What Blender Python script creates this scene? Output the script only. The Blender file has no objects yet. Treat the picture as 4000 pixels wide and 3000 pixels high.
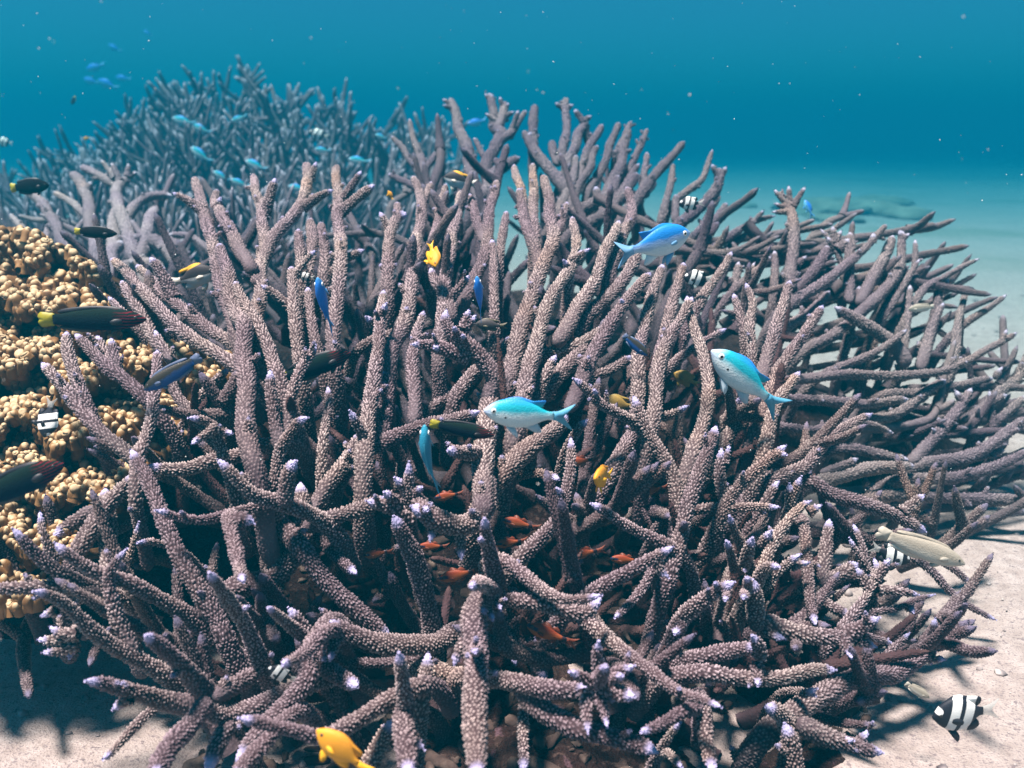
import bpy, math, random
import numpy as np
from mathutils import Vector, Matrix

SC = bpy.context.scene
COL = SC.collection
R = math.radians
rng = np.random.default_rng(7)
random.seed(7)

# ------------------------------------------------------------------ camera
CAM_H, PITCH, FPX = 0.55, R(14.9), 3608.0          # focal length in pixels of the 4000-wide frame
cd = bpy.data.cameras.new("camera")
cam = bpy.data.objects.new("camera", cd); COL.objects.link(cam)
cam.location = (0, 0, CAM_H)
cam.rotation_euler = (R(90) - PITCH, 0, 0)
cd.sensor_width = 36.0
cd.lens = 36.0 * FPX / 4000.0
cd.clip_start, cd.clip_end = 0.02, 500
cd.dof.use_dof = True
cd.dof.focus_distance = 0.95
cd.dof.aperture_fstop = 7.0
SC.camera = cam

# ------------------------------------------------------------------ sky, sun, exposure
SUN_DIR = Vector((-0.24, -0.17, 0.956)).normalized()   # towards the sun
elev = math.asin(SUN_DIR.z); azim = math.atan2(SUN_DIR.x, SUN_DIR.y)
w = bpy.data.worlds.new("World"); SC.world = w; w.use_nodes = True
nt = w.node_tree
bg = nt.nodes["Background"]
sky = nt.nodes.new("ShaderNodeTexSky"); sky.sky_type = 'NISHITA'; sky.sun_disc = False
sky.sun_elevation = elev; sky.sun_rotation = azim % (2 * math.pi)
tint = nt.nodes.new("ShaderNodeMix"); tint.data_type = 'RGBA'; tint.blend_type = 'MULTIPLY'
tint.inputs["Factor"].default_value = 1.0
tint.inputs["B"].default_value = (0.08, 0.27, 0.36, 1)     # daylight filtered by the water column above
nt.links.new(sky.outputs["Color"], tint.inputs["A"])
nt.links.new(tint.outputs["Result"], bg.inputs["Color"])
bg.inputs["Strength"].default_value = 0.06
sl = bpy.data.lights.new("sun", 'SUN'); sl.energy = 5.0; sl.angle = R(9); sl.color = (1.0, 0.66, 0.60)
so = bpy.data.objects.new("sun", sl); COL.objects.link(so)
so.rotation_euler = SUN_DIR.to_track_quat('Z', 'Y').to_euler()
SC.view_settings.view_transform = 'Standard'
SC.view_settings.look = 'None'
SC.view_settings.exposure = 2.15
SC.view_settings.gamma = 1.0
SC.cycles.volume_bounces = 2
SC.cycles.max_bounces = 6
SC.cycles.diffuse_bounces = 3
SC.cycles.use_denoising = True

# water: scattering colour, absorption colour, density
HAZE_COL, HAZE_ABS, HAZE_D = (0.001, 0.080, 0.122, 1), (0.012, 0.35, 0.44, 1), 0.35

# ------------------------------------------------------------------ helpers
SP, CP = math.sin(PITCH), math.cos(PITCH)
def world(xs, ys, z):
    """point seen at source pixel (xs, ys) at depth z along the view axis"""
    X = (xs - 2000.0) / FPX * z; Y = (1500.0 - ys) / FPX * z
    return np.array((X, z * CP + Y * SP, CAM_H + Y * CP - z * SP))

def tag(o, label=None, cat=None, group=None, kind=None):
    if label: o["label"] = label
    if cat: o["category"] = cat
    if group: o["group"] = group
    if kind: o["kind"] = kind
    return o

def empty(name, loc):
    o = bpy.data.objects.new(name, None); COL.objects.link(o)
    o.location = loc; o.empty_display_size = 0.05
    return o

def mesh_obj(name, V, F, mat, parent=None, attrs=None, origin=None, smooth=True):
    """V (n,3) world, F (m,4) quads (or list) -> one object"""
    V = np.asarray(V, dtype=np.float32)
    if origin is not None: V = V - np.asarray(origin, dtype=np.float32)
    me = bpy.data.meshes.new(name)
    if isinstance(F, np.ndarray):
        k = F.shape[1]; m = len(F)
        me.vertices.add(len(V)); me.vertices.foreach_set("co", V.ravel())
        me.loops.add(m * k); me.loops.foreach_set("vertex_index", F.astype(np.int32).ravel())
        me.polygons.add(m); me.polygons.foreach_set("loop_start", np.arange(0, m * k, k, dtype=np.int32))
        me.update(calc_edges=True)
    else:
        me.from_pydata(V.tolist(), [], F); me.update()
    if smooth: me.polygons.foreach_set("use_smooth", np.ones(len(me.polygons), dtype=bool))
    for k, a in (attrs or {}).items():
        at = me.attributes.new(k, 'FLOAT', 'POINT'); at.data.foreach_set("value", np.asarray(a, dtype=np.float32))
    o = bpy.data.objects.new(name, me); COL.objects.link(o)
    if mat: me.materials.append(mat)
    if origin is not None and parent is None: o.location = tuple(float(c) for c in origin)
    if parent: o.parent = parent
    return o

# ------------------------------------------------------------------ node helpers
class NG:
    def __init__(s, name):
        s.m = bpy.data.materials.new(name); s.m.use_nodes = True
        s.t = s.m.node_tree; s.n = s.t.nodes; s.b = s.n["Principled BSDF"]
        s.out = s.n["Material Output"]
    def node(s, kind, **kw):
        n = s.n.new(kind)
        for k, v in kw.items():
            if k in n.inputs: n.inputs[k].default_value = v
            else: setattr(n, k, v)
        return n
    def link(s, a, b): s.t.links.new(a, b)
    def attr(s, name): return s.node("ShaderNodeAttribute", attribute_name=name).outputs["Fac"]
    def noise(s, scale, detail=3.0, rough=.55, coord="Object"):
        n = s.node("ShaderNodeTexNoise", Scale=scale, Detail=detail, Roughness=rough)
        tc = s.node("ShaderNodeTexCoord"); s.link(tc.outputs[coord], n.inputs["Vector"])
        return n.outputs["Fac"]
    def ramp(s, fac, stops, interp='LINEAR'):
        n = s.node("ShaderNodeValToRGB"); n.color_ramp.interpolation = interp
        e = n.color_ramp.elements
        while len(e) < len(stops): e.new(0.5)
        for i, (p, c) in enumerate(stops):
            e[i].position = p; e[i].color = (*c, 1) if len(c) == 3 else c
        s.link(fac, n.inputs["Fac"]); return n.outputs["Color"]
    def mix(s, f, a, b, mode='MIX'):
        n = s.node("ShaderNodeMix"); n.data_type = 'RGBA'; n.blend_type = mode
        for sock, v in (("Factor", f), ("A", a), ("B", b)):
            if hasattr(v, "is_linked") or hasattr(v, "links"): s.link(v, n.inputs[sock])
            elif sock == "Factor": n.inputs[sock].default_value = v
            else: n.inputs[sock].default_value = (*v, 1)
        return n.outputs["Result"]
    def math(s, op, a, b=0.0, clamp=False):
        n = s.node("ShaderNodeMath"); n.operation = op; n.use_clamp = clamp
        for i, v in enumerate((a, b)):
            if hasattr(v, "links"): s.link(v, n.inputs[i])
            else: n.inputs[i].default_value = v
        return n.outputs[0]
    def rng(s, v, a, b, c=0.0, d=1.0):
        n = s.node("ShaderNodeMapRange"); n.inputs[1].default_value = a; n.inputs[2].default_value = b
        n.inputs[3].default_value = c; n.inputs[4].default_value = d
        s.link(v, n.inputs[0]); return n.outputs[0]
    def color(s, c):
        if hasattr(c, "links"): s.link(c, s.b.inputs["Base Color"])
        else: s.b.inputs["Base Color"].default_value = (*c, 1)
        return s
    def bump(s, h, strength=.3, dist=.002):
        n = s.node("ShaderNodeBump", Strength=strength, Distance=dist)
        s.link(h, n.inputs["Height"]); s.link(n.outputs["Normal"], s.b.inputs["Normal"]); return s
    def rough(s, r, spec=.3):
        s.b.inputs["Roughness"].default_value = r; s.b.inputs["Specular IOR Level"].default_value = spec; return s

def coral_mat(name, valley, peak, tipc, patch, fine=False):
    g = NG(name)
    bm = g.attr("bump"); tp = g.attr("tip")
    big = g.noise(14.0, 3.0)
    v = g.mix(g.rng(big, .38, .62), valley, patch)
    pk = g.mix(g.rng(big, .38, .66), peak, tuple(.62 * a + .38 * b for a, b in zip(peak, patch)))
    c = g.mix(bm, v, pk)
    hue = g.noise(6.0, 2.0)
    c = g.mix(g.rng(hue, .42, .58, 0, .85), c, (.74, .69, .84), 'MULTIPLY')      # violet grey older skin
    c = g.mix(g.rng(hue, .40, .30, 0, .8), c, (1.12, .98, .84), 'MULTIPLY')      # tan living skin
    rnd = g.node("ShaderNodeObjectInfo").outputs["Random"]
    c = g.mix(g.rng(rnd, 0, 1, .0, .60), c, (.50, .44, .52), 'MULTIPLY')
    grit = g.noise(420.0, 2.0)
    c = g.mix(g.rng(grit, .2, .8, .55, 0), c, (.16, .11, .11), 'MULTIPLY')
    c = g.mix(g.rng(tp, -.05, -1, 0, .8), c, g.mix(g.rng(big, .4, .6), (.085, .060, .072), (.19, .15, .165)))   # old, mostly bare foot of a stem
    c = g.mix(g.rng(tp, 0, 1, 0, .85), c, tipc)
    g.color(c).rough(.85, .2)
    if fine:
        tc = g.node("ShaderNodeTexCoord")
        vo = g.node("ShaderNodeTexVoronoi", Scale=330.0); g.link(tc.outputs["Object"], vo.inputs["Vector"])
        g.bump(g.rng(vo.outputs["Distance"], 0, .6, 1, 0), .8, .0012)
    else:
        g.bump(grit, .35, .0008)
    return g.m
# ------------------------------------------------------------------ sand
g = NG("sand")
n1 = g.noise(3.0, 4); n2 = g.noise(55.0, 4); n3 = g.noise(420.0, 2)
c = g.ramp(n2, [(.25, (.25, .188, .17)), (.5, (.36, .285, .262)), (.75, (.45, .37, .345))])
c = g.mix(g.rng(n1, .35, .7, 0, .5), c, (.27, .225, .20))
c = g.mix(g.rng(n3, .57, .65, 0, .7), c, (.16, .12, .125))
n4 = g.noise(130.0, 3)
c = g.mix(g.rng(n4, .60, .68, 0, .8), c, (.15, .115, .12))
c = g.mix(g.rng(n3, .30, .22, 0, .6), c, (.62, .56, .53))
far = g.node("ShaderNodeTexNoise", Scale=.55, Detail=5.0)
tc = g.node("ShaderNodeTexCoord"); g.link(tc.outputs["Object"], far.inputs["Vector"])
c = g.mix(g.rng(far.outputs["Fac"], .56, .66, 0, .55), c, (.16, .17, .13))     # algae film on the flat further out
g.color(c).rough(.9, .15); g.bump(g.math('ADD', n2, g.math('MULTIPLY', n3, .5)), .7, .008)
M_SAND = g.m

def fbm(x, y, seed, octs=4, base=1.0):
    r = np.random.default_rng(seed); out = np.zeros_like(x); amp = 1.0
    for o in range(octs):
        f = base * 2 ** o
        for k in range(5):
            a = r.uniform(0, 2 * np.pi); p = r.uniform(0, 2 * np.pi); ff = f * r.uniform(.7, 1.4)
            out += amp * np.sin(ff * (np.cos(a) * x + np.sin(a) * y) + p) / 5
        amp *= .5
    return out

def sand_z(x, y):
    near = np.exp(-np.hypot(x, y - .5) / 5.0)
    return .013 * fbm(x, y, 3, 5, 9.0) * near + .004 * fbm(x, y, 8, 3, 60.0) * near + .03 * fbm(x, y, 4, 3, 1.1) * (1 - .7 * near)

def grid_axis(a, b, n, focus, power):
    t = np.linspace(-1, 1, n); s = np.sign(t) * np.abs(t) ** power
    return np.where(s < 0, focus + s * (focus - a), focus + s * (b - focus))
gx = grid_axis(-45, 45, 321, .2, 3.2); gy = grid_axis(-6, 60, 321, .9, 3.2)
GX, GY = np.meshgrid(gx, gy)
GZ = sand_z(GX, GY)
nx, ny = len(gx), len(gy)
idx = np.arange(nx * ny).reshape(ny, nx)
F = np.stack([idx[:-1, :-1], idx[:-1, 1:], idx[1:, 1:], idx[1:, :-1]], -1).reshape(-1, 4)
sand = mesh_obj("seabed", np.stack([GX, GY, GZ], -1).reshape(-1, 3), F, M_SAND)
tag(sand, kind="structure")

# water body: one closed box of even density
g = NG("water_haze")
g.n.remove(g.b)
pv = g.node("ShaderNodeVolumePrincipled")
pv.inputs["Color"].default_value = HAZE_COL
pv.inputs["Absorption Color"].default_value = HAZE_ABS
pv.inputs["Density"].default_value = HAZE_D
pv.inputs["Anisotropy"].default_value = 0.3
g.link(pv.outputs["Volume"], g.out.inputs["Volume"])
x0, x1, y0, y1, z0, z1 = -50, 50, -8, 64, -1.2, 1.25
V = [(x, y, z) for x in (x0, x1) for y in (y0, y1) for z in (z0, z1)]
F = [(0, 1, 3, 2), (4, 6, 7, 5), (0, 4, 5, 1), (2, 3, 7, 6), (0, 2, 6, 4), (1, 5, 7, 3)]
haze = mesh_obj("haze", V, F, g.m, smooth=False)
tag(haze, kind="stuff")

# shell grit and coral crumbs on the sand
def blob(c, r, seed, n=6, m=8, squash=.6, rough=.25):
    rr = np.random.default_rng(seed)
    th = np.linspace(0.0, np.pi, n); ph = np.linspace(0, 2 * np.pi, m, endpoint=False)
    T, P = np.meshgrid(th, ph, indexing='ij')
    k = 1 + rough * rr.uniform(-1, 1, T.shape); k[0] = k[0, 0]; k[-1] = k[-1, 0]
    s = rr.uniform(.7, 1.4, 3); s[2] *= squash
    V = np.stack([np.sin(T) * np.cos(P) * s[0], np.sin(T) * np.sin(P) * s[1], np.cos(T) * s[2]], -1) * k[..., None] * r
    a = rr.uniform(0, 6.28); ca, sa = np.cos(a), np.sin(a)
    V = V @ np.array([[ca, sa, 0], [-sa, ca, 0], [0, 0, 1]])
    V = V.reshape(-1, 3) + np.asarray(c)
    id_ = np.arange(n * m).reshape(n, m)
    F = np.stack([id_[:-1], np.roll(id_, -1, 1)[:-1], np.roll(id_, -1, 1)[1:], id_[1:]], -1).reshape(-1, 4)
    return V, F[:, ::-1]

def join(parts):
    Vs, Fs, off = [], [], 0
    for V, F in parts:
        Vs.append(V); Fs.append(F + off); off += len(V)
    return np.concatenate(Vs), np.concatenate(Fs)

g = NG("coral_grit")
c = g.ramp(g.noise(60, 2), [(.3, (.10, .08, .085)), (.5, (.26, .21, .20)), (.7, (.52, .45, .42))])
g.color(c).rough(.9)
M_GRIT = g.m
bits = []
for k in range(3000):
    t = rng.uniform(0, 1)
    y = .35 + 3.0 * t ** 1.6; x = rng.uniform(-.62, .75) * (y + .35)
    r = .0008 + .0030 * rng.uniform() ** 4 * (1 + y)
    bits.append(blob((x, y, float(sand_z(np.array(x), np.array(y))) + r * .2), r, k + 10, 5, 6))
V, F = join(bits)
tag(mesh_obj("coral_grit", V, F, M_GRIT), kind="stuff")
# ------------------------------------------------------------------ coral branch builder
def catmull(P, n):
    """P (k,d) control points -> n samples, centripetal-ish by chord length"""
    k = len(P)
    if k == 2:
        t = np.linspace(0, 1, n)[:, None]; return P[0] * (1 - t) + P[1] * t
    Q = np.vstack([2 * P[0] - P[1], P, 2 * P[-1] - P[-2]])
    seg = np.linalg.norm(np.diff(P[:, :3], axis=0), axis=1); cum = np.concatenate([[0], np.cumsum(seg)])
    s = np.linspace(0, cum[-1], n); i = np.clip(np.searchsorted(cum, s, side='right') - 1, 0, k - 2)
    t = ((s - cum[i]) / np.maximum(seg[i], 1e-9))[:, None]
    p0, p1, p2, p3 = Q[i], Q[i + 1], Q[i + 2], Q[i + 3]
    return .5 * ((2 * p1) + (-p0 + p2) * t + (2 * p0 - 5 * p1 + 4 * p2 - p3) * t ** 2 + (-p0 + 3 * p1 - 3 * p2 + p3) * t ** 3)

def hash01(a, b, s):
    h = np.sin(a * 12.9898 + b * 78.233 + s * 37.719) * 43758.5453
    return h - np.floor(h)

def tube(P, r0, r1, seed, bumps=True, detail=1.0, tip_len=.012, smooth_base=0.0, free_base=False, BL=.0030, age=0.0):
    """tapered branch through P; returns V, F, bump, tip"""
    P = np.asarray(P, float); rr = np.random.default_rng(seed)
    L = float(np.linalg.norm(np.diff(P, axis=0), axis=1).sum())
    rm = .5 * (r0 + r1)
    if bumps:
        nb = max(9, int(round(2 * math.pi * (.6 * r0 + .4 * r1) / BL))); na = int(nb * 3.8 * detail); step = BL / 3.8 / detail
    else:
        nb = 12; na = max(8, int(14 * detail)); step = max(.0025, rm * .45) / detail
    n = int(max(10, L / step)) + 1
    C = catmull(P, n)
    u = np.linspace(0, 1, n); s = u * L
    # organic wander of the axis
    for k in range(3):
        a = rr.normal(size=3) * rm * (.24 if k == 0 else .10); C = C + a * np.sin(s[:, None] * (rr.uniform(14, 26) if k == 0 else rr.uniform(26, 60)) + rr.uniform(0, 6))
    T = np.gradient(C, axis=0); T /= np.linalg.norm(T, axis=1)[:, None] + 1e-12
    # radius: slow taper, rounded tip
    rad = (r0 + (r1 - r0) * u) * (1 - .20 * np.clip((u - .72) / .28, 0, 1) ** 1.5)
    rad = rad * (1 + .05 * np.sin(s * 70 + seed) + .04 * np.sin(s * 160 + 2.1 * seed))
    tl = min(2.3 * r1, .45 * L); q = np.clip((s - (L - tl)) / tl, 0, 1)
    cap = np.clip(1 - q ** 2.6, 0, 1) ** .5 * (1 - .20 * q)
    rad = np.maximum(rad * cap, 1e-5)
    if free_base:
        qb = np.clip(1 - s / (1.6 * r0), 0, 1); rad *= np.sqrt(np.clip(1 - qb ** 2.4, 1e-6, 1))
    else:
        rad *= 1 + .28 * np.exp(-s / (1.3 * r0))
    # frames (parallel transport)
    N = np.zeros_like(C); a = np.array((0., 0., 1.)) if abs(T[0, 2]) < .9 else np.array((1., 0., 0.))
    v = a - T[0] * (a @ T[0]); N[0] = v / np.linalg.norm(v)
    for i in range(1, n):
        v = N[i - 1] - T[i] * (N[i - 1] @ T[i]); N[i] = v / math.sqrt(v @ v)
    B = np.cross(T, N)
    th = np.linspace(0, 2 * np.pi, na, endpoint=False)
    D = np.cos(th)[None, :, None] * N[:, None] + np.sin(th)[None, :, None] * B[:, None]
    prof = np.ones((n, na))
    for k in range(4):                                    # lumpy cross-section
        prof += .035 * np.sin((k + 1) * th[None] + s[:, None] * rr.uniform(10, 50) + rr.uniform(0, 6)) * rr.uniform(.4, 1)
    tipf = np.clip((s - (L - tip_len)) / (tip_len * .55), 0, 1)
    if bumps:
        U = th[None] / (2 * np.pi) * nb; Vv = (s / (BL * .87))[:, None]
        j0 = np.round(Vv); best = np.zeros((n, na))
        for dj in (-1, 0, 1):
            j = j0 + dj; off = .5 * (j % 2)
            i = np.round(U - off); im = i % nb
            ju = (hash01(im, j, seed) - .5) * .5; jv = (hash01(im, j, seed + 5.3) - .5) * .5
            amp = .55 + .6 * hash01(im, j, seed + 9.1)
            d2 = (U - off - i - ju) ** 2 + ((Vv - j - jv) * .87) ** 2
            best = np.maximum(best, amp * np.clip(1 - d2 / .125, 0, 1) ** .7)
        fade = (1 - .45 * tipf)[:, None] * np.clip((rad / (.6 * rm)), 0, 1)[:, None]
        if age: fade = fade * (1 - .6 * age * np.clip(1 - u / .35, 0, 1))[:, None]
        if smooth_base: fade = fade * np.clip((u - smooth_base) / .2, .12, 1)[:, None]
        best = best * fade
        h = .66 * BL * best
        V = C[:, None] + D * (rad[:, None, None] * prof[..., None] + h[..., None] - .34 * BL) + T[:, None] * (h[..., None] * .55)
        bump = np.clip(best * 1.4 - .26, 0, 1)
    else:
        jit = .045 * hash01(np.round(th * 7)[None] + 0 * s[:, None], np.round(s / step)[:, None] + 0 * th[None], seed)
        V = C[:, None] + D * (rad[:, None, None] * (prof + jit)[..., None])
        bump = np.clip(.35 + 9 * (jit - .02), 0, 1)
    tip = np.repeat(tipf ** 1.3 - age * np.clip(1 - u / .45, 0, 1) * (1 - tipf), na)
    V = V.reshape(-1, 3)
    id_ = np.arange(n * na).reshape(n, na); nx_ = np.roll(id_, -1, 1)
    F = np.stack([id_[:-1], nx_[:-1], nx_[1:], id_[1:]], -1).reshape(-1, 4)
    return V, F, bump.ravel(), tip, C, rad

def nubs(C, rad, seed, count, bumps, BL=.0032):
    """small budding side branchlets scattered over a branch"""
    rr = np.random.default_rng(seed + 991); out = []
    n = len(C)
    for k in range(count):
        i = int(n * rr.uniform(.12, .9)); t = C[min(i + 3, n - 1)] - C[max(i - 3, 0)]; t /= np.linalg.norm(t) + 1e-9
        a = rr.normal(size=3); a[2] += .4; a -= t * (a @ t); a /= np.linalg.norm(a) + 1e-9
        p = C[i] + a * rad[i] * .7; d = a * .75 + t * .65; l = rr.uniform(.007, .016)
        out.append(tube([p, p + d * l * .6, p + d * l], rad[i] * rr.uniform(.3, .42), .0030, seed + k * 7 + 3, bumps, 1.0, .005, BL=BL)[:4])
        out[-1] = (*out[-1][:3], out[-1][3] * .6)
    return out

def merge(parts):
    Vs, Fs, bs, ts, off = [], [], [], [], 0
    for V, F, b, t in parts:
        Vs.append(V); Fs.append(F + off); bs.append(b); ts.append(t); off += len(V)
    return np.concatenate(Vs), np.concatenate(Fs), np.concatenate(bs), np.concatenate(ts)

def branch_obj(name, parts, mat, parent, origin):
    V, F, b, t = merge(parts)
    return mesh_obj(name, V, F, mat, parent, {"bump": b, "tip": t}, origin)
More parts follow.
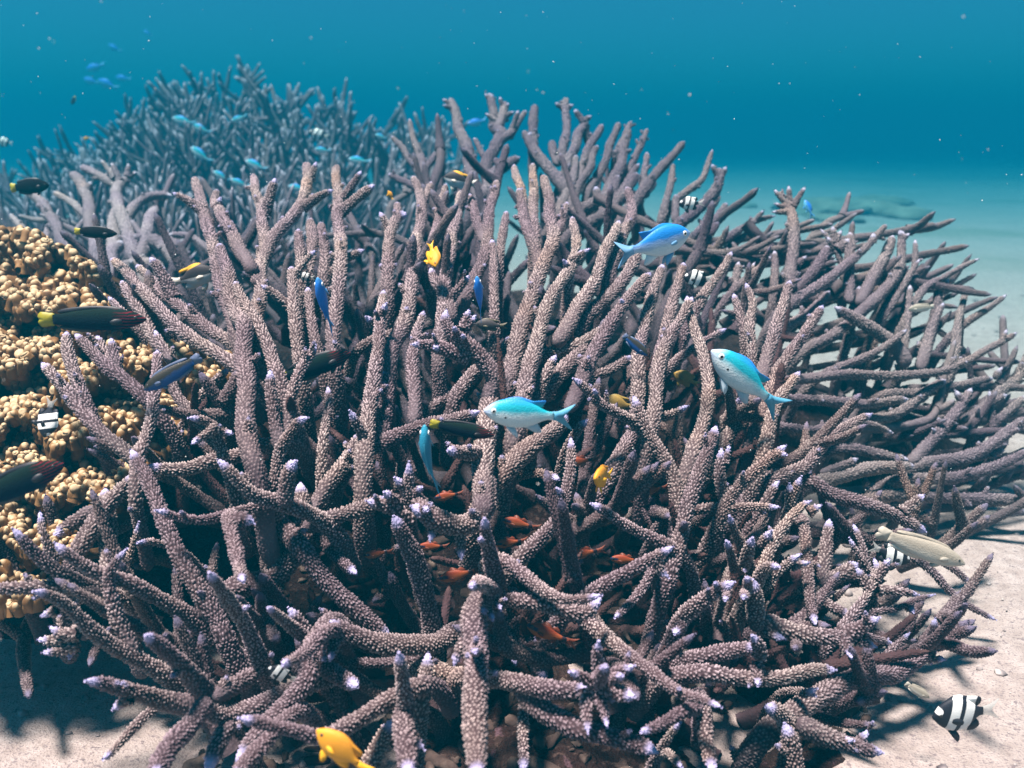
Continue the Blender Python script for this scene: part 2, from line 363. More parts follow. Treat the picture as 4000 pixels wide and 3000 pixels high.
# ------------------------------------------------------------------ branches: colony, plate, radii, depth offsets at base and tip, course
# each plate is a 1400-wide window of the reference at 2212 px; '+' = side branchlet of the branch above it
PLATE = {"A": (0, 0), "B": (1300, 0), "C": (2600, 200), "D": (0, 950), "E": (1300, 950), "F": (2600, 950),
         "G": (0, 1950), "H": (1300, 1950), "I": (2600, 1950)}
TRACE = """
L D 60 40 .05 -.02|850,1420 820,1340 640,1180 520,1040 430,920 340,820 258,740
L D 60 42 .04 .0|520,980 460,800 420,640 412,540
L D 62 42 .06 .01|900,970 800,860 660,760 560,660 470,560
L D 45 32 .05 .03|720,790 640,680 590,560
L D 45 30 .05 .02|750,820 710,680 695,575
L D 62 34 .03 .02|1480,775 1300,660 1130,540 1000,430 880,290 770,170 670,75
L D 62 34 .08 .07|1460,640 1280,520 1120,400 1000,310 940,230 845,135
+ D 58 38 .0 .0|1060,350 1010,230 960,130 925,80
+ D 30 22 .0 .0|1010,260 1030,180
L D 50 36 .07 .04|1090,760 960,620 880,480 800,340 750,235
L D 42 28 .08 .06|830,510 730,400 668,330
L D 42 30 .05 .03|930,330 880,260 838,212
L D 52 34 .0 -.03|850,1320 880,1240 930,1080 960,900 975,740 970,660
L D 42 26 .06 .04|1060,740 1010,640 965,545
L D 48 38 .08 .06|1220,1100 1110,960 1060,860 1000,790
L D 36 33 .09 .06|1180,1020 1330,850 1430,770
L D 78 42 .0 .0|1550,1290 1530,1000 1530,800 1510,660 1490,520 1440,420 1400,200 1375,0
L D 62 38 .03 .0|1740,860 1700,760 1660,640 1580,480 1500,350 1438,235
L A 62 38 .05 .03|1450,2060 1400,1880 1340,1640 1290,1420 1240,1250 1205,1095
+ A 45 20 .0 .0|1260,1310 1160,1240 1058,1185
L A 62 34 .04 .03|1570,1700 1450,1480 1370,1330 1320,1240 1330,1165
+ A 32 22 .0 .0|1330,1290 1365,1215
L A 62 34 .06 .05|1590,1950 1610,1700 1625,1500 1620,1330 1590,1200 1558,1078
+ A 48 32 .0 .0|1635,1330 1680,1200 1712,1103
L A 60 36 .05 .03|1580,1760 1600,1650 1680,1480 1780,1360 1870,1240 1900,1100 1885,1003
+ A 42 26 .0 .0|1850,1280 1960,1210 2055,1170
+ A 30 20 .0 .0|1920,1110 1955,995
L A 64 34 .05 .04|2070,2170 2090,1650 2090,1450 2090,1250 2085,1120 2075,1018
+ B 40 25 .0 .0|50,1250 120,1150 182,1050
+ B 48 33 .0 .0|60,1320 160,1230 268,1138
L A 56 38 .10 .09|1890,1700 1930,1500 1925,1350
L A 52 38 .11 .10|2000,1700 1990,1500 1970,1370
L A 46 38 .08 .07|1850,1700 1850,1540 1845,1420
L D 60 36 .05 .03|1840,700 1820,450 1810,300 1795,155
+ D 40 24 .0 .0|1800,400 1690,310 1618,268
+ D 34 22 .0 .0|1810,210 1890,100 1945,45
L D 48 33 .05 .04|1960,640 1920,440 1890,258
L D 54 32 .04 -.02|1760,1220 1780,1150 1800,980 1850,800 1900,710 1947,622
L D 56 36 .04 -.02|1740,1270 1690,1050 1670,900 1668,785
L D 68 34 .03 -.05|1690,1500 1720,1280 1790,1170 1850,1100 1918,1072
L D 62 50 .02 -.04|1750,1640 1770,1460 1800,1380 1835,1340
L D 62 30 .03 -.05|1390,1370 1360,1240 1320,1120 1250,1085 1162,1073
+ D 38 25 .0 -.02|1340,1130 1260,1190 1185,1243
+ D 28 20 .0 -.01|1370,1170 1432,1178
L D 74 48 .06 .02|1640,1260 1480,1310 1300,1340 1180,1380 1050,1390 920,1370
L D 78 44 .08 -.04|1390,2440 1340,2340 1250,2200 1160,2030 1080,1850 990,1640 900,1450 798,1272
L D 64 56 .08 .04|450,1950 570,1750 650,1620 740,1520 850,1410
L D 78 40 .04 -.05|1890,1660 1700,1600 1560,1560 1460,1470 1390,1390 1338,1338
L D 58 48 .09 .08|1900,1680 1960,1600 2060,1450 2140,1350 2230,1160
L D 56 26 .08 .06|1985,1330 2010,1100 2030,990 2025,883
L D 40 26 .12 .10|1480,1130 1420,1100 1375,1070
L G 68 38 .06 -.05|660,580 480,500 330,420 200,310 130,230 72,172
L G 78 42 .12 -.05|1440,940 1250,810 1100,680 950,580 800,510 620,480 480,400 400,330 342,265
L G 54 40 .05 .0|660,600 520,580 400,560 200,555 0,560 -80,565
L G 62 24 .05 -.03|840,960 740,780 690,640 670,500 710,410 788,316
L G 78 38 .10 -.06|1120,1170 1040,1120 900,1030 720,920 560,800 420,680 300,610 188,572
+ G 30 22 .0 .0|350,690 248,727
+ G 40 26 .02 .02|490,830 380,840 300,793
+ G 44 28 .03 .02|490,870 340,890 228,887
+ G 40 24 .03 .02|480,900 340,935 248,947
+ G 38 26 .04 .03|450,890 435,990
L G 76 40 .06 -.07|1300,1250 1180,1120 1080,1020 980,920 902,830
L G 76 34 .06 -.04|1240,1290 1000,1250 850,1200 720,1160 630,1130 540,1118
+ G 40 27 .0 .0|800,1230 740,1270 688,1312
+ G 34 26 .0 -.01|790,1170 735,1145
L G 72 60 .03 -.05|1270,1240 1180,1400 1080,1520 1000,1640 950,1740
L G 78 66 .12 .03|1980,1110 1800,1200 1600,1270 1400,1320 1220,1270
L G 62 50 .04 .10|1310,1230 1450,1150 1580,1070
L G 76 40 .08 -.07|1600,960 1500,780 1420,680 1360,590 1290,478
+ G 26 18 .0 -.01|1470,700 1535,655
L G 66 40 .0 -.06|1420,130 1430,200 1450,300 1480,420 1510,520
+ G 58 34 .0 .0|1420,150 1490,115 1565,152
L G 54 28 .04 -.04|1620,40 1400,90 1250,130 1100,120 1030,90 958,72
L G 28 21 .03 .01|975,268 900,262 850,270
L G 82 68 .14 .07|1450,570 1600,530 1720,450 1800,340 1850,200 1850,50 1845,-110
L G 72 58 .08 .14|1850,290 2000,480 2150,620 2300,750 2400,830
L G 62 52 .08 .05|1860,200 2050,130 2212,75 2420,-10
L G 48 40 .12 .10|1990,260 2090,370 2200,465
L G 62 32 .09 -.03|1930,900 1800,790 1720,720 1655,668
+ G 50 34 .01 .0|1900,860 1850,780 1775,672
L G 62 34 .03 -.05|2000,830 1900,930 1800,1000 1730,1035
L G 74 62 .05 .03|1960,880 1910,1000 1880,1120 1700,1330 1560,1480 1440,1640
L G 72 60 .10 .06|1940,1030 2050,1090 2200,1160
L G 78 38 .03 -.06|2470,1200 2250,1330 2100,1410 1980,1440 1850,1400 1700,1370 1580,1340 1485,1322
L G 62 52 .02 -.03|1720,1370 1600,1500 1500,1620 1430,1740
L G 46 26 .06 .01|920,1300 780,1430 690,1540 625,1605
L G 62 54 .06 .04|1430,1370 1350,1500 1280,1680
L G 54 44 .08 .08|580,60 420,170 310,250
L G 40 28 .05 .03|275,240 250,140 244,68
L G 66 58 .10 .08|690,460 660,300 640,120 620,-60
L G 46 18 .08 .03|770,440 810,300 840,200 856,130
M E 82 34 .02 -.05|500,1700 480,1600 470,1500 460,1345
+ E 36 26 .0 -.01|460,1520 385,1438
+ E 62 30 .0 -.02|480,1680 330,1625 190,1590
+ E 40 25 .0 -.02|400,1610 318,1543
+ E 50 34 .0 -.05|520,1600 580,1650
+ E 36 25 .0 -.02|500,1560 545,1505
+ H 34 22 .0 -.01|470,180 465,310
M H 82 74 .05 -.03|960,-120 965,-60 955,30 900,110 780,155 640,130 480,50
+ H 42 28 .0 -.01|790,180 790,260 800,378
+ H 36 20 .0 -.01|620,150 605,270
M E 78 74 .02 .05|930,1680 930,1480 930,1350 950,1200 965,1050 970,900
M E 90 40 .05 -.06|965,1000 1000,850 930,760 850,660 760,570 700,480 700,405
+ E 36 25 .0 .0|790,580 840,500 885,437
+ E 42 28 .0 .0|800,540 820,480 840,410
+ E 66 30 .0 -.02|830,700 700,660 600,630 475,625
+ E 34 26 .0 -.02|680,640 628,645
+ E 30 25 .0 -.03|760,600 735,528
+ E 30 22 .0 -.03|830,640 800,562
M E 60 32 .06 .03|730,500 720,400 680,310 630,230 604,150
+ E 42 26 .0 .0|710,350 780,270 842,200
M E 84 32 .05 .0|200,1330 220,1150 250,900 260,650 270,480 300,380 315,295
+ E 36 27 .0 -.01|290,490 345,365
+ E 28 22 .0 -.01|250,500 200,455
M E 50 40 .08 .06|280,1270 325,1050 330,880 310,780
M E 62 30 .06 .05|500,1120 500,900 490,700 510,560 572,425
M E 46 42 .08 .08|330,580 500,572
M E 78 44 .09 .03|160,1320 300,1230 450,1160 620,1110 760,1090 920,1040
M E 58 42 .03 -.03|900,1295 800,1300 702,1278
M E 46 27 .05 .0|210,1230 150,1120 97,1025
M E 46 44 .12 .12|600,1030 750,930 900,820
M E 58 52 .10 .12|840,850 980,730 1100,620 1190,550
M E 90 64 .07 .04|1020,1480 1130,1330 1240,1220 1360,1130 1440,1030
M E 74 40 .04 .0|1440,1060 1510,920 1590,720 1660,590 1740,450 1830,330 1910,240 1963,182
+ E 26 19 .0 -.01|1800,380 1790,340
M E 68 60 .09 .08|1180,1080 1320,920 1420,800 1520,700 1570,630
M E 80 38 .04 .02|1150,1000 1170,950 1210,780 1260,620 1310,460 1380,300 1440,170 1522,35
+ E 26 19 .0 -.01|1450,150 1420,100
+ E 30 21 .0 -.01|1470,110 1590,35
M B 82 38 .06 .05|1060,2400 1080,2300 1160,2040 1230,1820 1310,1630 1360,1450 1340,1300 1320,1180 1305,1085
M E 54 48 .08 .06|1310,680 1450,640 1580,590 1690,515
M B 72 37 .06 .04|1370,2140 1480,1960 1580,1770 1660,1620 1720,1480 1768,1382
M B 66 50 .09 .08|1520,2030 1640,1900 1740,1790 1840,1660 1890,1560
M B 58 34 .08 .08|1720,1680 1790,1450 1840,1320 1822,1155
M E 66 38 .07 .05|1880,960 1890,700 1920,500 1960,350 2000,230 2035,128
M E 56 38 .08 .07|1990,800 2050,560 2090,400 2130,250 2172,115
M E 64 40 .04 .0|1960,1150 1990,950 2020,780 2070,620 2150,450 2210,335
M F 68 32 .03 .01|170,1300 240,1080 260,900 220,700 170,500 147,310
M E 58 33 .03 -.05|1890,1130 1760,1040 1650,970 1560,890 1482,835
+ E 26 20 .0 -.01|1620,940 1610,905
M E 74 38 .08 -.04|2090,1820 2110,1640 2110,1480 2060,1330 1980,1200 1920,1080 1863,945
M E 76 62 .10 .08|1620,1560 1750,1350 1820,1230 1870,1140
M E 78 32 .06 -.05|1130,1970 1280,1840 1400,1720 1450,1580 1470,1430 1465,1300 1455,1190
+ E 28 20 .0 -.01|1420,1560 1380,1507
+ E 24 18 .0 -.01|1400,1650 1340,1643
M E 48 42 .12 .11|1590,840 1720,780 1860,700
M E 56 44 .06 .04|1310,860 1350,770 1395,690
M E 52 34 .08 .05|1230,1400 1330,1440 1398,1472
M E 46 36 .08 .06|1520,1170 1578,1085
M E 46 29 .06 .02|1990,1090 2110,1050 2200,1008
M E 84 74 .12 .10|1040,1440 1110,1200 1150,980
M B 52 29 .04 .03|990,1950 1000,1750 1000,1600 985,1468
M B 72 34 .05 .05|370,2200 430,2000 480,1750 530,1500 540,1300 508,1092
M B 48 28 .08 .07|610,1520 650,1340 705,1135
M B 36 24 .08 .07|555,1270 602,1125
M B 64 32 .06 .06|660,2120 700,1700 740,1450 775,1300 787,1172
M B 48 28 .06 .05|930,1490 880,1330 846,1200
M B 62 31 .05 .05|840,1760 930,1520 990,1350 1000,1220 987,1108
M B 46 30 .05 .04|1035,1580 1055,1420 1070,1302
M B 60 32 .06 .05|1270,1700 1220,1500 1190,1340 1153,1162
M B 52 30 .09 .08|1250,1520 1230,1300 1230,1150 1242,1005
M B 42 27 .10 .10|1190,1320 1150,1150 1118,1015
M B 52 32 .05 .04|1460,1720 1500,1480 1480,1342
M B 40 25 .07 .06|1380,1440 1442,1245
M B 66 32 .05 .04|320,1800 360,1500 390,1350 385,1250
+ B 36 24 .0 .0|350,1420 285,1300
+ B 40 34 .0 .0|390,1340 465,1318
M B 38 34 .09 .08|50,1620 195,1535
M H 78 62 .16 -.02|630,920 620,720 580,560 520,400 440,260 360,110
M H 74 32 .05 -.08|1010,560 990,430 960,300 945,200 936,118
+ H 30 22 .0 -.02|950,260 910,240
M H 62 34 .04 -.07|1010,570 920,520 855,540
M H 88 80 .03 -.05|970,540 880,680 880,800 900,950 900,1100 890,1300 890,1500 890,1720
+ H 50 27 .0 -.01|830,860 770,950 742,1030
+ H 40 30 .0 -.06|880,920 876,955
+ H 28 20 .0 -.02|950,660 980,752
+ H 30 22 .0 -.02|1000,600 1045,692
M H 72 30 .02 -.06|1060,400 1180,490 1300,560 1430,600 1560,600 1665,582
M H 74 38 .03 -.06|1540,620 1680,520 1800,450 1950,360 2098,282
+ H 36 24 .0 .0|2000,360 2020,430 2075,485
M H 58 48 .02 -.01|1230,610 1400,660 1560,690 1660,600
M H 58 34 .04 -.03|2100,320 1950,240 1800,170 1690,100 1590,42
M H 90 64 .14 .06|780,830 640,900 450,910 250,900 100,850 0,800 -70,775
+ G 46 28 .0 -.03|2080,850 2060,920 2038,995
M H 68 30 .02 -.05|440,1330 430,1150 415,950
M H 76 62 .02 -.03|440,1290 450,1450 455,1700
+ H 32 20 .0 .0|500,1460 572,1545
M H 66 50 .07 .05|530,1340 560,1100 570,930
M H 62 58 .06 .04|220,1700 300,1500 400,1330
M H 68 58 .06 -.03|930,1090 1150,1145 1300,1180 1450,1170 1600,1150
+ H 46 27 .0 -.02|1650,1100 1630,980 1645,865
+ H 46 28 .0 -.01|1690,1100 1780,1060 1865,1025
+ H 52 34 .0 -.05|1640,1120 1682,1045
+ H 42 24 .0 -.02|1610,1150 1540,1100 1462,1062
+ H 58 42 .0 -.03|1660,1150 1770,1190 1862,1215
+ H 36 26 .0 -.03|1700,1130 1790,1098
+ H 46 22 .0 -.02|1560,1180 1560,1330 1572,1455
+ H 44 20 .0 -.03|1630,1180 1670,1310 1692,1410
M H 72 54 .05 -.02|1120,1130 1300,1300 1500,1420 1700,1480 1900,1530 2020,1570
M H 56 52 .16 .14|1140,680 1180,850 1250,1000 1310,1110
M H 52 48 .17 .15|1020,700 1080,850 1110,1000
M H 62 58 .12 .10|640,1070 780,1100 920,1080
M H 42 38 .08 .06|1185,1280 1170,1450 1160,1700
M H 52 24 .05 .02|1970,430 1900,570 1800,680 1745,722
M H 74 34 .06 -.06|1520,690 1700,830 1850,970 2000,1100 2140,1200 2280,1250 2408,1307
M H 58 34 .0 -.05|2200,1310 2050,1380 1898,1440
M H 42 38 .05 .03|2230,680 2130,780 2095,835
N F 66 34 .04 .02|590,900 620,700 680,500 740,350 772,230
N F 72 38 .04 .0|610,1000 670,830 770,700 850,600 900,500 952,398
N F 52 29 .06 .04|540,680 520,500 530,370 488,240
N F 50 30 .07 .06|480,580 450,430 418,315
N F 58 30 .08 .07|180,420 270,270 350,150 408,55
N F 72 35 .03 -.02|600,1300 650,1100 700,980 770,880 828,793
N F 74 42 .06 -.05|30,2040 90,1830 130,1600 190,1400 260,1250 317,1125
N F 78 34 .06 -.05|330,1720 390,1600 490,1480 600,1370 690,1290 745,1243
+ F 24 18 .0 -.02|700,1300 748,1300
N F 52 28 .05 .0|370,1600 340,1420 345,1258
+ F 26 18 .0 .0|365,1360 390,1245
N F 52 27 .08 .05|40,740 200,620 290,570 373,530
N F 58 33 .06 -.02|735,1720 790,1560 843,1425
+ F 36 24 .0 -.01|765,1620 762,1475
N F 64 52 .06 .02|860,1480 1020,1560 1200,1600 1380,1650 1480,1700 1610,1770
+ F 52 28 .0 .0|1460,1670 1540,1600 1605,1555
N F 56 30 .07 -.01|160,1650 400,1630 560,1620 712,1622
N F 58 50 .10 .06|330,1180 420,1020 520,950
N F 62 54 .09 .06|360,1230 480,1080 570,980
+ F 34 24 .0 -.02|440,1080 462,952
N F 44 36 .07 .04|600,1620 680,1500 702,1480
N F 66 36 .06 .0|660,1460 860,1380 950,1270 1060,1170 1170,1110 1270,1055
N I 54 28 .05 -.03|500,360 440,220 400,92
N I 40 24 .04 -.02|430,450 400,340 362,248
N I 48 30 .03 -.04|470,440 500,340 538,232
N I 38 22 .04 .0|570,310 652,200
N I 62 29 .05 -.03|550,500 660,280 760,150 850,50 902,12
+ I 36 24 .0 .0|860,90 950,40
N I 52 28 .04 -.01|680,450 760,380 838,335
+ I 30 20 .0 .0|770,410 885,380
N I 62 36 .02 -.06|540,540 600,430 690,418
N I 34 26 .0 -.05|510,560 505,485
N I 34 26 .0 -.05|500,560 482,605
N I 34 24 .0 -.04|380,560 358,610
N I 72 48 .08 -.03|10,930 100,740 200,640 320,560 440,500
+ I 30 20 .0 -.02|340,560 310,520
N I 66 48 .05 -.02|570,800 560,620 540,490
N I 68 52 .05 -.01|580,730 750,800 900,830 1060,840 1160,830
+ I 52 28 .0 -.02|1130,840 1240,780 1325,735
+ I 42 22 .0 -.02|1095,860 1110,910 1147,985
+ I 36 20 .0 .0|1170,860 1300,912
+ I 32 20 .0 .02|1190,840 1385,880
N I 54 28 .07 .02|1060,830 1200,650 1260,560 1300,440 1285,365
+ I 36 22 .0 .0|1300,490 1392,355
+ I 38 24 .0 .0|1260,560 1175,415
+ I 42 24 .0 .0|1300,560 1440,570 1562,592
N I 44 18 .06 .02|1260,720 1420,680 1550,620 1660,583
+ I 26 18 .0 -.01|1510,650 1545,712
N I 58 34 .08 .05|960,520 980,350 1003,142
N I 52 44 .07 .05|960,530 1080,460 1180,395
N I 42 24 .07 .05|1240,420 1180,320 1137,232
N I 36 24 .07 .06|1230,320 1168,145
N I 48 42 .05 .02|860,180 860,400 880,600 930,780
N I 50 44 .09 .06|890,570 1020,660 1180,740
N I 62 50 .05 -.01|170,980 400,940 580,920
+ I 46 27 .0 -.02|595,980 580,910 542,842
N I 78 38 .04 -.03|230,1060 450,1080 700,1080 900,1050 1058,1062
+ I 42 22 .0 -.03|560,1040 562,1155
N I 92 52 .06 .03|790,1340 1000,1220 1200,1120 1400,1070 1550,960 1650,900
+ I 46 22 .0 .0|1635,920 1650,830 1667,722
+ I 46 25 .0 -.01|1620,930 1742,868
+ I 36 20 .0 -.01|1590,980 1730,992
+ I 30 20 .0 .0|1680,910 1812,898
N I 74 40 .02 -.02|800,1380 950,1450 1150,1510 1350,1562
+ I 32 20 .0 .0|1170,1530 1265,1435
+ I 30 20 .0 -.01|1080,1490 1170,1490
N I 62 56 .05 .02|810,1720 780,1500 740,1370
N I 56 50 .02 .0|240,1310 260,1500 310,1720
N I 78 58 .05 .02|750,1440 700,1340 615,1290
N I 36 24 .03 .0|10,1490 98,1388
N I 34 24 .03 .0|30,1580 105,1650
N I 34 22 .02 -.01|820,1190 935,1145
N I 34 22 .03 .0|830,1190 925,1222
N I 52 24 .08 .04|1200,1090 1330,980 1440,890 1508,828
N I 48 26 .06 .03|560,790 660,850 758,885
N I 54 22 .10 .08|1600,400 1750,560 1880,660 2040,745
N I 38 30 .10 .09|1720,400 1900,540
K B 52 28 .06 .05|1390,1330 1420,1250 1480,1120 1505,950
K B 52 26 .06 .05|1470,1260 1500,1200 1570,1050 1642,892
K B 44 29 .08 .08|1500,1130 1530,1050 1600,900 1652,772
K B 62 28 .04 .04|1660,1260 1690,1200 1770,1050 1800,900 1810,790
K B 46 28 .09 .09|1590,1150 1620,1100 1700,950 1768,755
K B 32 20 .09 .09|1770,900 1845,750
K B 42 20 .08 .08|1790,1110 1890,930 1940,808
K B 36 24 .08 .08|1910,1150 1942,940
K B 64 28 .04 .04|1800,1330 1880,1230 1980,1090 2080,980 2168,875
K B 52 26 .04 .03|1680,1290 1800,1160 1885,1012
K B 46 21 .07 .06|2040,1300 2090,1110 2103,1018
K B 54 46 .02 .03|1400,1360 1580,1280 1700,1210 1770,1080
K B 54 44 .01 .02|1500,1420 1680,1330 1790,1220 1860,1060
K B 42 34 .03 .02|1720,1250 1650,1230 1620,1140
K B 60 34 .10 .10|930,1230 860,1100 820,900 770,750 722,608
+ B 22 16 .0 .0|740,650 672,612
+ B 20 15 .0 -.01|750,690 676,650
K B 62 34 .09 .09|960,1180 960,1000 1040,850 1000,760 972,590
+ B 20 14 .0 .0|970,620 932,578
+ B 20 14 .0 .0|980,620 990,578
K B 42 27 .10 .10|1010,800 1045,700 1062,630
+ B 22 15 .0 .0|1050,680 1028,595
+ B 22 15 .0 .0|1050,690 1090,635
+ B 24 16 .0 .0|1040,730 1118,682
+ B 22 15 .0 .0|1020,750 945,695
K B 44 20 .07 .07|970,910 1090,830 1140,760 1190,680
+ B 30 18 .0 .0|1090,850 1146,678
K B 40 36 .11 .11|1240,930 1235,780 1240,650
K B 62 34 .06 .06|1420,1140 1310,1010 1230,910 1178,808
+ B 24 16 .0 .0|1210,870 1220,810
K B 44 26 .10 .10|1400,1000 1440,800 1440,608
+ B 24 16 .0 .0|1440,670 1378,625
+ B 24 16 .0 .0|1440,680 1490,652
K B 48 34 .11 .11|1450,1050 1510,850 1555,735
+ B 28 18 .0 .0|1540,760 1490,675
+ B 24 16 .0 .0|1545,750 1595,718
+ B 34 30 .0 .0|1550,780 1575,910
K B 42 30 .11 .11|1390,1020 1352,870
K B 40 19 .13 .13|560,1090 530,930 468,745
K B 36 19 .13 .13|530,1070 450,950 370,838
K B 32 21 .13 .13|550,1080 610,990 675,898
K B 36 24 .12 .12|520,1170 420,1110 335,1062
K B 30 20 .10 .10|930,960 870,850
K B 56 46 .08 .08|890,1240 960,1150 1000,1080 1150,970
K C 42 17 .08 .08|80,910 210,800 260,700 292,620
K C 54 40 .04 .04|80,1070 230,950 330,820 348,720
+ C 30 17 .0 .0|340,790 280,695
+ C 26 17 .0 .0|350,760 378,712
K C 44 24 .05 .05|120,1220 230,1060 335,885
K C 46 28 .05 .05|220,1180 310,1050 378,935
K C 38 28 .05 .05|58,1050 66,895
K C 60 20 .05 .06|100,1360 300,1210 450,1110 560,1050 675,1025
+ C 26 14 .0 .0|530,1070 612,978
K C 44 24 .08 .08|330,1270 460,1160 550,1090
R C 56 40 .02 .0|780,1480 770,1380 790,1200 780,1050 765,950
+ C 28 16 .0 .0|765,960 668,850
+ C 26 15 .0 .0|760,970 664,935
+ C 26 15 .0 .0|760,990 655,992
+ C 28 18 .0 .0|765,960 755,828
+ C 32 15 .0 .0|780,960 866,838
+ C 28 18 .0 .0|810,1320 878,1258
R C 40 16 .04 .04|1060,1230 1030,1180 962,1098
+ C 34 18 .0 .0|1040,1190 1030,1075
+ C 34 18 .0 .0|1040,1190 1092,1105
+ C 30 16 .0 .0|1040,1200 985,1145
+ C 40 30 .0 .0|1060,1230 1130,1160
R C 48 38 .03 .03|1130,1560 1140,1300 1130,1120
R C 64 24 .0 .0|760,1570 960,1440 1100,1330 1230,1220 1330,1110 1362,1075
+ C 28 18 .0 .0|1280,1180 1286,1118
R C 58 38 .03 .03|1170,1560 1310,1370 1370,1250 1398,1135
R C 58 34 .02 .01|1150,1680 1310,1520 1400,1400 1450,1280 1465,1110
+ C 24 16 .0 .0|1462,1160 1508,1122
+ C 24 16 .0 .0|1455,1150 1442,1100
R C 38 20 .05 .04|1515,1470 1540,1300 1532,1162
R C 52 21 .03 .01|1370,1590 1480,1430 1565,1290
R C 48 17 .03 .0|1510,1620 1600,1460 1720,1390 1830,1330 1932,1280
R C 48 38 .03 .03|800,1500 930,1330 1003,1210
R C 40 29 .05 .05|665,1480 675,1330 670,1228
R C 40 24 .05 .05|380,1530 530,1380 648,1262
R C 26 14 .06 .06|490,1410 552,1305
R C 42 27 .06 .06|420,1500 452,1302
R F 54 34 .04 .02|1670,430 1690,300 1748,222
R F 54 24 .03 .01|1760,760 1810,500 1850,275
R F 44 21 .03 .0|1830,510 1970,420 2108,318
R F 58 24 .01 -.02|1560,790 1640,550 1722,360
R F 42 24 .02 .0|1470,660 1500,450 1512,262
R F 66 40 .02 -.01|1510,770 1440,650 1330,570 1200,490 1042,388
R F 46 24 .01 -.02|980,810 1180,730 1320,660 1420,590 1485,532
R F 48 42 .04 .03|880,650 1000,580 1100,500 1220,430
R F 50 27 .01 -.06|700,860 900,830 1100,815 1300,815 1500,810 1700,790 1850,730 1980,660 2100,600 2178,553
+ F 26 16 .0 .0|2060,620 2105,530
R F 50 36 .02 -.02|700,970 950,980 1150,990 1300,990 1490,970
R F 46 40 .03 -.01|1220,1100 1380,1060 1530,990 1640,900 1730,840
R F 60 34 .02 -.05|1500,1370 1620,1240 1740,1100 1830,990 1893,900
+ F 34 24 .0 .0|1830,980 1780,910
+ F 20 14 .0 -.01|1680,1180 1650,1140
R F 46 24 .03 .0|660,1130 900,1150 1100,1110 1280,1120 1405,1172
R F 54 21 .02 -.02|2020,1200 2015,1050 1995,910
R F 64 52 .03 .0|930,1460 1150,1430 1350,1390 1520,1370
R F 54 46 .01 -.04|1600,1370 1850,1310 2030,1230 2240,1080
R F 50 44 .02 -.03|1480,1460 1800,1440 2000,1390 2240,1290
R F 48 40 .04 .02|1120,1275 1300,1300 1490,1335
R F 58 50 .05 .0|1220,1575 1500,1560 1800,1570 2240,1580
R F 42 27 .03 .0|950,1420 1100,1370 1195,1328
R F 54 44 .03 .0|1860,1110 2050,930 2180,820 2270,640
R F 42 36 .04 .02|1380,930 1600,910 1850,870 2020,845
R F 42 27 .03 .0|1820,1090 1980,1000 2108,938
R F 42 34 .02 .0|2030,1110 2230,940
R F 44 28 .02 .0|2030,840 2085,765
R F 46 36 .04 .01|1640,1460 1900,1330 2080,1270
R F 46 38 .06 .04|700,560 900,420 1010,300
R F 44 36 .06 .04|1130,560 1160,400 1200,260
R F 44 34 .06 .04|1300,560 1330,420 1420,260
R I 64 54 .12 .06|1760,580 1950,480 2080,420 2250,340
R I 48 40 .14 .10|1920,310 2050,260 2250,265
R I 50 40 .14 .10|1950,200 2080,120 2240,60
P A 46 28 .10 .06|760,1165 620,1090 495,1032
P A 66 42 .12 .08|900,1690 770,1400 720,1230 740,1120 805,1075
+ A 28 16 .0 .0|740,1120 690,1000
+ A 28 16 .0 .0|710,1100 622,985
+ A 30 16 .0 .0|790,1090 800,1010
+ A 24 14 .0 .0|800,1090 850,1060
P A 48 33 .11 .08|770,1370 830,1280 930,1220 1065,1208
P A 60 44 .12 .10|870,1620 910,1400 955,1300
P A 58 38 .12 .10|570,1450 540,1250 500,1120 445,1072
+ A 34 22 .0 .0|530,1200 565,1120
P A 64 52 .11 .10|700,1700 690,1500 722,1290
P A 58 32 .13 .10|430,1570 350,1400 290,1290 200,1200 120,1145
P A 36 24 .12 .10|500,1300 420,1240 335,1182
P A 58 48 .11 .09|740,1650 900,1620 1000,1650
P A 58 44 .10 .10|920,1470 1050,1560 1100,1680
P A 42 26 .11 .09|1290,1550 1170,1460 1035,1445
P A 58 50 .13 .12|600,1640 580,1440
P A 46 40 .12 .10|640,1660 700,1560 760,1480
P A 42 24 .14 .12|1130,1560 1000,1420 930,1340
P A 42 24 .16 .14|250,1640 180,1450 60,1330
P A 42 24 .16 .14|350,1660 300,1480 290,1390
"""
# ------------------------------------------------------------------ staghorn colonies
EX = np.array([0, 550, 1100, 1650, 2212.]) / .553
EY = np.array([100, 200, 350, 500, 650, 800, 1000, 1200, 1400, 1660, 1900.]) / .553
EZ = np.array([[1.8, 1.8, 1.70, 1.65, 1.6], [1.7, 1.7, 1.62, 1.58, 1.55], [1.5, 1.42, 1.38, 1.38, 1.42], [1.2, 1.15, 1.17, 1.21, 1.36],
               [1.05, 1.02, 1.06, 1.11, 1.30], [.95, .93, .97, 1.03, 1.23], [.85, .84, .88, .93, 1.14], [.76, .76, .79, .84, 1.04],
               [.70, .70, .70, .77, .95], [.66, .65, .64, .70, .87], [.62, .62, .60, .66, .82]])
def env(x, y):
    x = min(max(x, EX[0]), EX[-1]); y = min(max(y, EY[0]), EY[-1])
    i = min(int(np.searchsorted(EX, x, side='right')) - 1, len(EX) - 2); j = min(int(np.searchsorted(EY, y, side='right')) - 1, len(EY) - 2)
    a = (x - EX[i]) / (EX[i + 1] - EX[i]); b = (y - EY[j]) / (EY[j + 1] - EY[j])
    return float((EZ[j, i] * (1 - a) + EZ[j, i + 1] * a) * (1 - b) + (EZ[j + 1, i] * (1 - a) + EZ[j + 1, i + 1] * a) * b)

